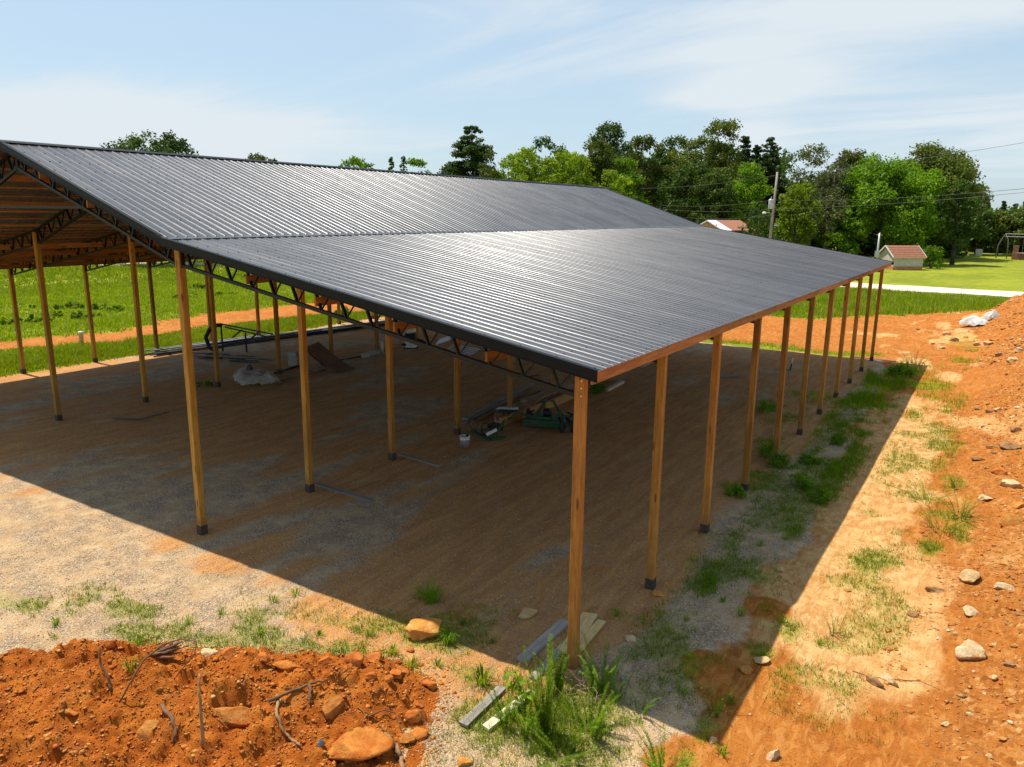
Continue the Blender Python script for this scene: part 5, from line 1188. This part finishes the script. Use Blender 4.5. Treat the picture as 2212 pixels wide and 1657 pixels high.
def tuft(label, px, py, h, n, mats, seed, spread=.10, wd=.010, group=None, on=G):
    p = on(px, py); rng = np.random.default_rng(seed); V = []
    for k in range(n):
        a = rng.uniform(0, 6.283); l = h*rng.uniform(.4, .9); hh = h*rng.uniform(.5, 1.1); b = np.array([math.cos(a), math.sin(a), 0])*spread*rng.random()*.4; d = np.array([math.cos(a), math.sin(a), 0]); s = np.array([-d[1], d[0], 0])*wd*rng.uniform(.6, 1.2)/2
        m_ = b+d*l*.4+np.array([0, 0, hh*.8]); e = b+d*l+np.array([0, 0, hh*.75]); V += [b-s, b+s, m_+s*.8, m_-s*.8, m_-s*.8, m_+s*.8, e+s*.1, e-s*.1]
    V = np.array(V); mi = np.repeat(rng.integers(0, len(mats), n), 2)
    return tag(ob('grass_tuft', npmesh('grass_tuft', V, np.arange(len(V)).reshape(-1, 4), mats, False, mi), None, (p.x, p.y, p.z)), label, 'grass', group)
tuft('broad bladed grass tuft beside the boards near the corner post', 1043, 1478, .32, 60, [M_G1, M_G4], 501, .2, .018)
tuft('dark tall grass tuft in shade behind the orange boulder', 930, 1300, .42, 110, [M_G3, M_G1], 502, .3, .010)
tuft('dark grass tuft against the orange boulder', 968, 1388, .28, 80, [M_G3], 503, .25, .012)
tuft('small grass rosette on pale gravel before the boulder', 848, 1412, .16, 40, [M_G2, M_G4], 504, .15, .012)
tuft('green tuft growing at the mound rim beside red clods', 740, 1425, .2, 60, [M_G3, M_G1], 505, .3, .012)
tuft('little fern like tuft on the mound crest', 283, 1450, .22, 26, [M_G3, M_G1], 506, .08, .012, on=GM)
for k, (px, py) in enumerate(((1000, 1350), (1065, 1388), (890, 1440), (945, 1440), (800, 1375), (1480, 1340), (1560, 1300), (1490, 1420), (1600, 1330), (1580, 1520), (1690, 1345), (1650, 1420), (1730, 1150), (1640, 1180), (1770, 1390), (1330, 1330), (1560, 1630), (1475, 1500), (1610, 1240), (590, 1300), (640, 1285), (480, 1330), (300, 1390), (120, 1350), (690, 1375), (560, 1370), (410, 1345))):
    tuft('small grass tuft on the sunlit gravel behind the mound' if px < 900 else 'small grass tuft on the shaded gravel near the eave posts', px, py, R.uniform(.08, .17), 34, [M_G1, M_G3, M_G4], 520+k, .15, .010, 'sunlit tufts on the gravel' if px < 900 else 'shaded tufts on the gravel')
# sapling with round leaves at the shadow edge
p = G(1138, 1535); sap = empty('sapling', (p.x, p.y, p.z)); tag(sap, 'young sapling with round yellow green leaves beside the corner post', 'sapling')
rng = np.random.default_rng(9); m = MB(); V = []; F = []
for s in range(5):
    a = rng.uniform(0, 6.283); h = rng.uniform(.35, .75); tip = Vector((math.cos(a)*.22, math.sin(a)*.22, h)); m.tube([(0, 0, 0), tip*.5+Vector((0, 0, .04)), tip], [.008, .006, .003], 5)
    for k in range(11):
        c = np.array(tip)*rng.uniform(.45, 1.0)+rng.normal(size=3)*.05; nn = rng.normal(size=3)*.6+np.array([0, 0, 1.]); nn /= np.linalg.norm(nn); u = np.cross(nn, rng.normal(size=3)); u /= np.linalg.norm(u); v = np.cross(nn, u); r = rng.uniform(.03, .055); q = len(V)
        for j in range(6): t = j*math.pi/3; V.append(c+(u*math.cos(t)+v*math.sin(t))*r)
        F.append([q+j for j in range(6)])
m.build('stems', M_STICK, sap, True); ob('leaves', npmesh('leaves', V, F, [M_G4, M_G3], False, rng.integers(0, 2, len(F))), sap)
# dry tangle of canes
p = G(1255, 1500); o = MB()
for k in range(34):
    a = R.uniform(0, 6.28); r = R.uniform(.12, .34); q = p+Vector((R.uniform(-.3, .25), R.uniform(-.3, .3), R.uniform(.02, .12))); o.tube([q+Vector((math.cos(a+t*.5)*r, math.sin(a+t*.5)*r*.7, .05+.10*math.sin(t*1.1))) for t in range(5)], .0035, 4)
tag(o.build('dry_brush', mat_plain('dry_cane', (.34, .23, .12), .9)), 'tangle of dry brown canes at the foot of the corner post', 'brush')

# ---------------------------------------------------------------- boards and building leftovers
M_GREYB = mat_wood('grey_board', (.24, .21, .18), (.38, .34, .29), 'x', obj=True); M_NEWB = mat_wood('fresh_board', (.56, .36, .14), (.70, .50, .24), 'x', obj=True); M_BRNB = mat_wood('brown_board', (.24, .13, .06), (.36, .21, .10), 'x', obj=True)
M_PALEB = mat_wood('pale_board', (.56, .46, .32), (.70, .60, .45), 'x', obj=True)
def board(label, a, b, w=.14, h=.04, mat=None, z=0.0, name='board', group=None, cat='board', za=0, zb=0, roll=0.0):
    A = G(*a); B = G(*b); A.z += z+za+h/2; B.z += z+zb+h/2; d = B-A; L = d.length
    e = R.uniform(.002, .012); m = MB().prism([(-L/2, -w/2, -h/2), (L/2, -w/2+e*.5, -h/2), (L/2-e, w/2, -h/2), (-L/2+e, w/2-e*.3, -h/2)], (0, 0, h))
    o = ob(name, m.mesh(name, mat or M_GREYB), None, (A+B)/2); o.rotation_euler = (roll, -math.asin(max(-1, min(1, d.z/L))), math.atan2(d.y, d.x))
    return tag(o, label, cat, group)
board('long weathered grey board leaning past the corner post', (1125, 1432), (1222, 1345), .20, .045, M_GREYB, .01)
board('second grey board running under the corner post weeds', (1150, 1470), (1226, 1390), .14, .04, M_GREYB, .0)
board('fresh yellow board end sticking out behind the corner post', (1225, 1420), (1282, 1335), .15, .04, M_NEWB, .05)
board('fresh yellow board lying on top beside the corner post', (1232, 1425), (1300, 1345), .15, .04, M_NEWB, .012)
board('lowest fresh board fanned out beside the corner post', (1215, 1412), (1268, 1328), .14, .04, M_NEWB, .005)
board('grey board lying in the grass left of the tall weeds', (1000, 1572), (1085, 1490), .14, .04, M_GREYB, .02)
board('pale new board lying in the grass beside the grey board', (1048, 1580), (1150, 1500), .13, .045, M_PALEB, .02)
board('long grey board lying from the second inner post', (682, 1046), (804, 1084), .14, .045, M_GREYB)
board('dark thin lath behind the long grey board', (760, 1062), (824, 1040), .06, .03, M_BRNB)
board('grey board lying from the third inner post', (862, 982), (950, 1008), .12, .04, M_GREYB)
board('short dark stick of wood on the shaded gravel', (1088, 1160), (1106, 1158), .035, .03, M_BRNB)
for k, (a, b) in enumerate((((1370, 792), (1392, 780)), ((1378, 794), (1402, 781)), ((1386, 795), (1408, 784)))):
    board('pale board in the small heap under the roof', a, b, .12, .04, M_PALEB, .01*k, group='pale boards in the small heap')
board('pale plank of the loose frame under the roof', (1310, 846), (1345, 828), .16, .12, M_PALEB); board('brown plank at the back of the loose frame', (1296, 826), (1335, 824), .1, .08, M_BRNB)
board('thin brown plank edging the loose frame', (1290, 838), (1312, 820), .1, .06, M_BRNB)
# bent dark strip of trim
p0, p1, p2 = G(245, 905), G(302, 908), G(364, 893)
tag(MB().bar(p0+Vector((0, 0, .03)), p1+Vector((0, 0, .03)), .13, .02).bar(p1+Vector((0, 0, .035)), p2+Vector((0, 0, .05)), .06, .02).build('metal_trim', mat_plain('green_black_trim', (.030, .045, .042), .5)), 'bent strip of dark metal trim lying on the floor', 'trim')
tag(MB().tube([G(1142, 816)+Vector((0, 0, .04)), G(1165, 812)+Vector((0, 0, .05))], .02, 6).build('metal_rod', M_STEEL), 'short dark rod on the floor behind the timbers', 'rod')
# lumber stack
M_TIMB = mat_wood('stacked_timber', (.40, .19, .055), (.55, .29, .09), 'y'); M_TIMB2 = mat_wood('pinkish_timber', (.34, .19, .11), (.48, .29, .18), 'y')
def timber(label, x, y0, y1, w, h, z, mat, rz=0.0, name='timber'):
    o = MB().box((0, 0, 0), (w, y1-y0, h)).build(name, mat, None); o.location = (x, (y0+y1)/2, z+h/2+.01); o.rotation_euler = (0, 0, rz); return tag(o, label, 'timber')
timber('front orange timber on edge beside the green mower', -8.35, 10.7, 13.2, .12, .26, 0, M_TIMB, -.02)
timber('longer orange timber behind and end to end with the front one', -8.22, 13.25, 16.1, .12, .28, 0, M_TIMB, .01)
timber('pinkish timber lying flat at the back of the lumber stack', -9.15, 12.6, 17.2, .60, .10, 0, M_TIMB2, .03)
timber('upper pinkish timber lying on the flat one', -9.10, 13.4, 17.0, .45, .10, .11, M_TIMB2, .02)
timber('dark plank resting between the two timbers', -8.75, 12.6, 14.4, .30, .05, .22, M_BRNB, .2)
timber('long grey plank at the outer side of the lumber stack', -10.25, 10.6, 16.6, .20, .06, 0, M_GREYB, .16)
timber('grey plank beside the long outer plank', -9.85, 10.2, 14.8, .16, .05, 0, M_GREYB, .14)
timber('brown plank inside the outer grey planks', -9.55, 10.4, 15.6, .14, .06, .01, M_BRNB, .10)
p = Vector((-8.85, 11.85, .20)); rm = rock_mesh(900, .75, .42, .16, mat_plain('white_sack', (.62, .61, .58), .6, 0, .12, 8, .3), 4, .04)
o = empty('sack', (p.x, p.y, p.z), .5); tag(o, 'white and black printed sack lying on the lumber', 'sack'); ob('bag', rm, o)
m = MB(); m.box((.02, -.20, .045), (.66, .03, .09)); m.build('black_band', mat_plain('sack_print', (.02, .02, .02), .5), o)
timber('block of firewood under the sack', -8.95, 11.3, 11.7, .3, .2, 0, M_BRNB, .4, 'wood_block'); timber('split log leaning by the front timber', -8.65, 10.7, 11.2, .16, .16, 0, M_TIMB2, .7, 'split_log')
# green mower
M_GREEN = mat_plain('green_paint', (.008, .070, .016), .55, 0, .3, 5, .1, dirt=(.10, .07, .04)); M_TYRE = mat_plain('black_rubber', (.025, .024, .023), .85, 0, .2, 12, .3)
p = G(1185, 922); mw = empty('mower_deck', (p.x, p.y, p.z+.02), .35); tag(mw, 'green pull-behind mower deck with hitch frame beside the timbers', 'mower')
MB().prism([(-.75, -.45, .08), (.45, -.45, .08), (.75, -.1, .08), (.75, .45, .08), (-.75, .45, .08)], (0, 0, .22)).build('deck', M_GREEN, mw)
MB().prism([(-.5, -.3, .30), (.3, -.3, .30), (.3, .3, .30), (-.5, .3, .30)], (0, 0, .07)).build('deck_cover', M_GREEN, mw)
MB().lathe([(0, -.08), (.14, -.08), (.16, 0), (.12, .14), (0, .16)], (-.05, 0, .44), 12).build('gearbox', M_STEEL, mw, True)
for s in (-1, 1):
    MB().tube([(s*.45, .3, .3), (s*.12, .05, .85), (s*.05, -.1, .88)], .035, 6).build('hitch_arm', M_GREEN, mw)
    MB().tube([(s*.5, -.35, .3), (s*.12, .05, .85)], .03, 6).build('hitch_brace', M_GREEN, mw)
for (wx, wy) in ((.55, -.68), (.85, -.52), (-.8, .6), (.8, .62)):
    w_ = MB(); prof = [(.07, -.06), (.15, -.07), (.19, -.045), (.20, 0), (.19, .045), (.15, .07), (.07, .06)]; n = 16; b0 = 0
    for r_, h_ in prof:
        for k in range(n): t = 2*math.pi*k/n; w_.v.append((wx+h_, wy+r_*math.cos(t), .2+r_*math.sin(t)))
    for i in range(len(prof)-1):
        for k in range(n): w_.f.append((i*n+k, i*n+(k+1) % n, (i+1)*n+(k+1) % n, (i+1)*n+k)); w_.m.append(0)
    wo = w_.build('wheel', M_TYRE, mw, True); MB().tube([(wx-.065, wy, .2), (wx+.065, wy, .2)], .072, 10).build('hub', M_STEEL, wo)
    MB().bar((wx, wy, .22), (wx*.7, wy*.55, .42), .05, .05).build('wheel_arm', M_STEEL, mw)
MB().tube([(-.6, -.2, .3), (-1.0, -.25, .5), (-1.3, -.1, .18)], .03, 6).build('lift_bar', M_GREEN, mw)
p = G(1050, 944); fr = empty('implement_frame', (p.x, p.y, p.z), -.2); tag(fr, 'small green implement frame with hoops beside the white bucket', 'implement')
MB().bar((-.55, -.1, .08), (.45, -.25, .06), .1, .08).bar((.45, -.25, .06), (.55, .3, .06), .08, .07).build('skid', M_GREEN, fr); MB().bar((-.5, -.1, .1), (.35, .45, .32), .05, .05).bar((.3, .1, .08), (.35, .45, .5), .07, .07).bar((.45, -.2, .1), (.5, .2, .48), .06, .06).build('upright', M_GREEN, fr)
for c_, r_ in (((.0, .0, .24), .2), ((-.75, .15, .25), .2)): MB().tube([(c_[0]+r_*math.cos(t*.42), c_[1], c_[2]+r_*math.sin(t*.42)) for t in range(16)], .014, 5).build('hoop', M_STEEL, fr)
MB().bar((.32, -.30, .2), (.52, -.05, .36), .03, .09).build('white_plate', M_WHITE, fr); MB().box((-.05, .45, .22), (.4, .3, .2)).build('motor', M_STEEL, fr)
# bucket
p = G(1004, 968); bk = empty('bucket', (p.x, p.y, p.z)); tag(bk, 'white plastic bucket with wire handle on the barn floor', 'bucket')
M_PLASTIC = mat_plain('white_plastic', (.72, .71, .69), .4, 0, .04, 3)
MB().lathe([(0, .01), (.128, .01), (.133, 0), (.146, .28), (.153, .28), (.153, .305), (.148, .31), (.151, .36), (.158, .365), (.158, .38), (.145, .38), (.130, .05), (0, .04)], n=28).build('shell', M_PLASTIC, bk, True)
MB().tube([(.155*math.cos(t), .155*math.sin(t), .30-.12*math.sin((t+.6)/1.9*math.pi)) for t in [-2.6+.19*k for k in range(11)]], .004, 5).build('handle', M_STEEL, bk)
MB().lathe([(0, 0), (.04, 0), (.045, .12), (0, .13)], (.06, .04, .29), 10).build('tool_grip', M_TYRE, bk)
for k, (zz, a0, a1) in enumerate(((.16, -1.75, -1.2), (.125, -1.9, -1.0), (.09, -1.85, -1.1))):
    m = MB(); r_ = .1405+.0465*(zz-.0)/.28*.28+.0
    rr = .134+.046*zz+.001
    for q in range(6): t0 = a0+(a1-a0)*q/6; t1 = a0+(a1-a0)*(q+.7)/6; m.poly([(rr*math.cos(t0), rr*math.sin(t0), zz-.006), (rr*math.cos(t1), rr*math.sin(t1), zz-.006), (rr*math.cos(t1)*1.002, rr*math.sin(t1)*1.002, zz+.006), (rr*math.cos(t0)*1.002, rr*math.sin(t0)*1.002, zz+.006)])
    m.build('printed_line', mat_plain('blue_print', (.10, .10, .22), .6), bk)
# crumpled plastic sheeting
def crumple(label, px, py, w, d, h, seed, mat, name, cat):
    p = G(px, py); n = 44; g = np.linspace(-1, 1, n); X, Y = np.meshgrid(g, g); r = np.hypot(X, Y); e = 1+.25*(fbm(np.arctan2(Y, X)*1.3+9, r*0, seed, 3)-.5)*4*.5
    Z = np.clip(1-(r/e)**2, 0, 1)**.7*(.35+1.1*fbm(X*1.3+seed, Y*1.3, seed, 2))*h+np.abs(fbm(X*2+seed, Y*2, seed+3, 2)-.5)*h*.55*(r < e)+.012
    i = np.arange(n*n).reshape(n, n); F = np.stack([i[:-1, :-1].ravel(), i[:-1, 1:].ravel(), i[1:, 1:].ravel(), i[1:, :-1].ravel()], 1); F = F[((r/e).ravel()[F] < 1.02).all(1)]
    V = np.stack([X.ravel()*w/2, Y.ravel()*d/2, Z.ravel()], 1); o = ob(name, npmesh(name, V, F, mat, True), None, (p.x, p.y, p.z), (0, 0, .5)); return tag(o, label, cat)
M_SHEET = mat_plain('milky_plastic', (.38, .34, .29), .45, 0, .12, 5, .2); M_SACKW = mat_plain('white_woven_sack', (.50, .48, .44), .7, 0, .1, 6, .2)
crumple('crumpled heap of milky plastic sheeting on the floor', 556, 826, 2.0, 1.3, .62, 5, M_SHEET, 'plastic_sheeting', 'plastic sheet')
crumple('small crumpled sack behind the plastic sheeting', 526, 815, .8, .6, .4, 8, M_SHEET, 'crumpled_sack', 'sack')
crumple('dark rubbish bundle stuffed between the plastic heaps', 541, 817, .6, .5, .45, 13, mat_plain('dark_bundle', (.06, .05, .055), .6, 0, .5, 14), 'rubbish_bundle', 'rubbish')
crumple('large white torn sack on the red spoil heap', 2105, 703, 1.9, 1.1, .55, 6, M_SACKW, 'torn_sack', 'sack'); crumple('small white torn sack higher on the red spoil heap', 2143, 690, 1.1, .8, .55, 7, M_SACKW, 'torn_sack', 'sack')
# brown sheets propped in a heap, concrete blocks, black strips
M_CARD = mat_plain('brown_fibreboard', (.20, .105, .055), .9, 0, .15, 3)
p = G(700, 792)
for k, (dx, dy, dz, rx, ry, rz, w_, l_, lab) in enumerate(((-.35, .3, .42, .1, .62, .3, 1.5, 1.3, 'brown board sheet propped steeply in the leaning heap'), (.35, .1, .30, -.05, .48, .1, 1.5, 1.2, 'brown board sheet lying over the propped one'), (1.0, -.15, .14, 0, .16, -.15, 1.2, 1.0, 'brown board sheet nearly flat on the floor'))):
    o = MB().box((0, 0, 0), (w_, l_, .02)).build('board_sheet', M_CARD); o.location = p+Vector((dx, dy, dz)); o.rotation_euler = (rx, ry, rz); tag(o, lab, 'sheet')
M_CONC = mat_plain('concrete_block', (.42, .40, .36), .9, 0, .15, 12, .4)
def block(label, px, py, z=0, rz=0.0, tilt=0.0, group=None):
    p = G(px, py); m = MB()
    for s in (-1, 1): m.box((0, s*.0825, .1), (.40, .03, .2))
    for q in (-.185, 0, .185): m.box((q, 0, .1), (.03, .134, .2))
    o = m.build('concrete_block', M_CONC); o.location = (p.x, p.y, p.z+z+.005); o.rotation_euler = (tilt, 0, rz); return tag(o, label, 'block', group)
block('bottom concrete block of the stack by the brown sheets', 634, 790, 0, .5); block('middle concrete block of the stack by the brown sheets', 634, 790, .21, .7); block('top concrete block of the stack by the brown sheets', 634, 790, .42, .4)
block('concrete block at the near end of the pair by the inner post', 790, 772, 0, .9); block('concrete block lying behind the near end one', 803, 768, 0, .7); block('tilted concrete block resting against its pair by the inner post', 812, 766, .02, .8, .15)
for k, (a, b, lab) in enumerate((((585, 808), (650, 790), 'black strip running from the plastic heap to the blocks'), ((735, 778), (790, 768), 'black strip between brown sheets and concrete blocks'), ((610, 824), (700, 800), 'thin rusty lath before the brown sheets'))):
    board(lab, a, b, .12, .05, M_STEEL if k < 2 else M_BRNB, name='strip', cat='strip')
tag(MB().lathe([(0, 0), (.055, 0), (.055, .55), (0, .56)], tuple(G(826, 762)), 10).build('white_pipe', M_PLASTIC, smooth=True), 'short white pipe standing beside an inner post', 'pipe')
# white boxy engine parts
p = G(888, 752); en = empty('engine', (p.x, p.y, p.z), .4); tag(en, 'white boxy engine with dark fittings standing on the floor', 'engine')
MB().prism([(-.25, -.2, .05), (.25, -.2, .05), (.25, .2, .05), (-.25, .2, .05)], (0, 0, .38)).build('block', M_WHITE, en); MB().prism([(-.18, -.16, .75), (.24, -.2, .85), (.24, .16, .85), (-.18, .16, .75)], (-.05, 0, .32)).build('tank', M_WHITE, en)
MB().box((0, 0, .62), (.5, .36, .32)).build('crankcase', M_STEEL, en); MB().lathe([(0, -.06), (.16, -.06), (.16, .06), (0, .06)], (-.32, -.1, .2), 12).build('pulley', M_STEEL, en); MB().tube([(.3, 0, .5), (.75, .1, .3), (1.1, .2, .1)], .05, 7).build('hose', M_TYRE, en)
MB().box((0, 0, .025), (.7, .5, .045)).build('base_plate', M_STEEL, en)
# light metal strips lying in small stacks
M_GALV = mat_plain('bare_metal_strip', (.42, .42, .43), .4, .5, .15, 4)
for k in range(5):
    board('bare metal strip in the shorter stack beyond the engine', (941+2*k, 745-2.2*k), (972+2*k, 735-2.2*k), .1, .03, M_GALV, .012*k, 'metal_strip', 'shorter stack of metal strips', 'strip')
for k in range(5):
    board('bare metal strip in the longer stack behind the timbers', (962+4*k, 757-2.6*k), (1020+4*k, 768-2.6*k), .1, .03, M_GALV, .012*k, 'metal_strip', 'longer stack of metal strips', 'strip')
# lengths of steel along the left side of the floor
M_ST2 = mat_plain('mill_steel', (.10, .10, .105), .45, .4, .3, 3); M_ST3 = mat_plain('grey_roof_trim', (.30, .30, .31), .4, .3, .2, 3)
for k in range(26):
    y0 = R.choice([11.4, 11.9, 12.6, 14.5, 17, 19.5, 21]) + R.uniform(-.4, .6); L_ = R.uniform(5.5, 10); x0 = -28.95+.115*(y0-11.5)*.9+R.uniform(-.35, .75); lay = k % 4
    w_ = R.choice([.05, .08, .14]); o = MB().bar((x0, y0, 0), (x0+L_*.12+R.uniform(-.25, .25), min(y0+L_, 33), 0), w_, .05).build('steel_length', (M_STEEL, M_ST2, M_STEEL, M_ST3)[k % 4]); o.location.z = .04+.055*lay
    tag(o, ('long black steel length', 'long bare grey steel length', 'long black steel length', 'long pale grey steel length')[k % 4]+' in the pile along the left edge of the floor', 'steel length', ('black', 'bare grey', 'black', 'pale grey')[k % 4]+' steel lengths piled along the floor edge')
for k in range(7):
    o = MB().bar((-27.9+.13*k, 21.5+.2*k, .06), (-26.4+.13*k, 29.5+.3*k, .06), .11, .03).build('trim_length', M_GALV); o.location.z = .12+.022*k; tag(o, 'pale metal trim length laid across the steel pile', 'trim length', 'pale trims on the steel pile')
p = G(450, 762); tag(MB().tube([p+Vector((.55, .1, .05)), p+Vector((.1, 0, .3)), p+Vector((-.1, 0, .75)), p+Vector((.1, .1, 1.15)), p+Vector((.55, .2, 1.38)), p+Vector((.8, .25, 1.40))], .10, 9).build('duct_hose', M_TYRE, smooth=True), 'thick black flexible hose arched over the steel pile', 'hose')
p = G(480, 758); m = MB()
for a, b in (((0, 0, 1.35), (2.6, 1.0, .95)), ((.2, .1, 1.2), (2.5, .95, .78)), ((.1, 0, .3), (2.6, 1.0, .85)), ((.6, .2, .7), (1.1, .4, 1.1)), ((1.5, .6, .7), (1.9, .7, 1.0)), ((.05, 0, 0), (.05, 0, 1.35)), ((1.2, .5, 0), (1.2, .5, .95))): m.bar(p+Vector(a), p+Vector(b), .06, .06)
tag(m.build('steel_bracket', M_STEEL), 'black welded steel bracket propped on the steel pile', 'bracket')
p = G(410, 768); m = MB()
for k in range(14):
    a = R.uniform(-.25, .25); s = p+Vector((R.uniform(-.5, 3.2), R.uniform(-.4, .9), R.uniform(.02, .25))); m.bar(s, s+Vector((math.cos(a)*1.3, .5+math.sin(a)*1.0, R.uniform(-.05, .08))), .05, .03)
tag(m.build('scrap_bundle', M_STEEL), 'tangled bundle of black scrap steel before the pile', 'scrap')
# white pipe in the grass, bracket on the floor
q = G(177, 742); tag(MB().lathe([(0, -.1), (.11, -.1), (.11, .5), (.125, .5), (.125, .62), (0, .64)], tuple(q), 12).build('vent_pipe', M_PLASTIC, smooth=True), 'white capped plastic pipe standing in the grass', 'pipe')
q = G(1703, 800); br = empty('bent_bracket', tuple(q)); tag(br, 'small bent bracket with a white upright on the floor', 'bracket')
MB().box((-.15, 0, .02), (.5, .05, .04)).build('foot', M_BRNB, br); MB().bar((.08, 0, .03), (.12, 0, .32), .05, .05).build('upright', M_STEEL, br); MB().bar((.12, 0, .32), (.16, 0, .58), .05, .05).build('white_tip', M_WHITE, br)
# dark rubber sheet and plank threshold at the rear edge
q = G(1640, 1040); q = G(1575, 812); m = MB()
tag(rock('flat dark slab of rubber on the shaded floor', 1575, 816, 60, .04, 'grey', dr=.35, cuts=6, name='rubber_mat'), None, 'mat')
tag(MB().bar(G(1845, 772)+Vector((0, 0, .03)), G(1935, 782)+Vector((0, 0, .03)), .3, .05).build('threshold_plank', M_BRNB), 'dark plank edging the floor at the far corner post', 'plank')
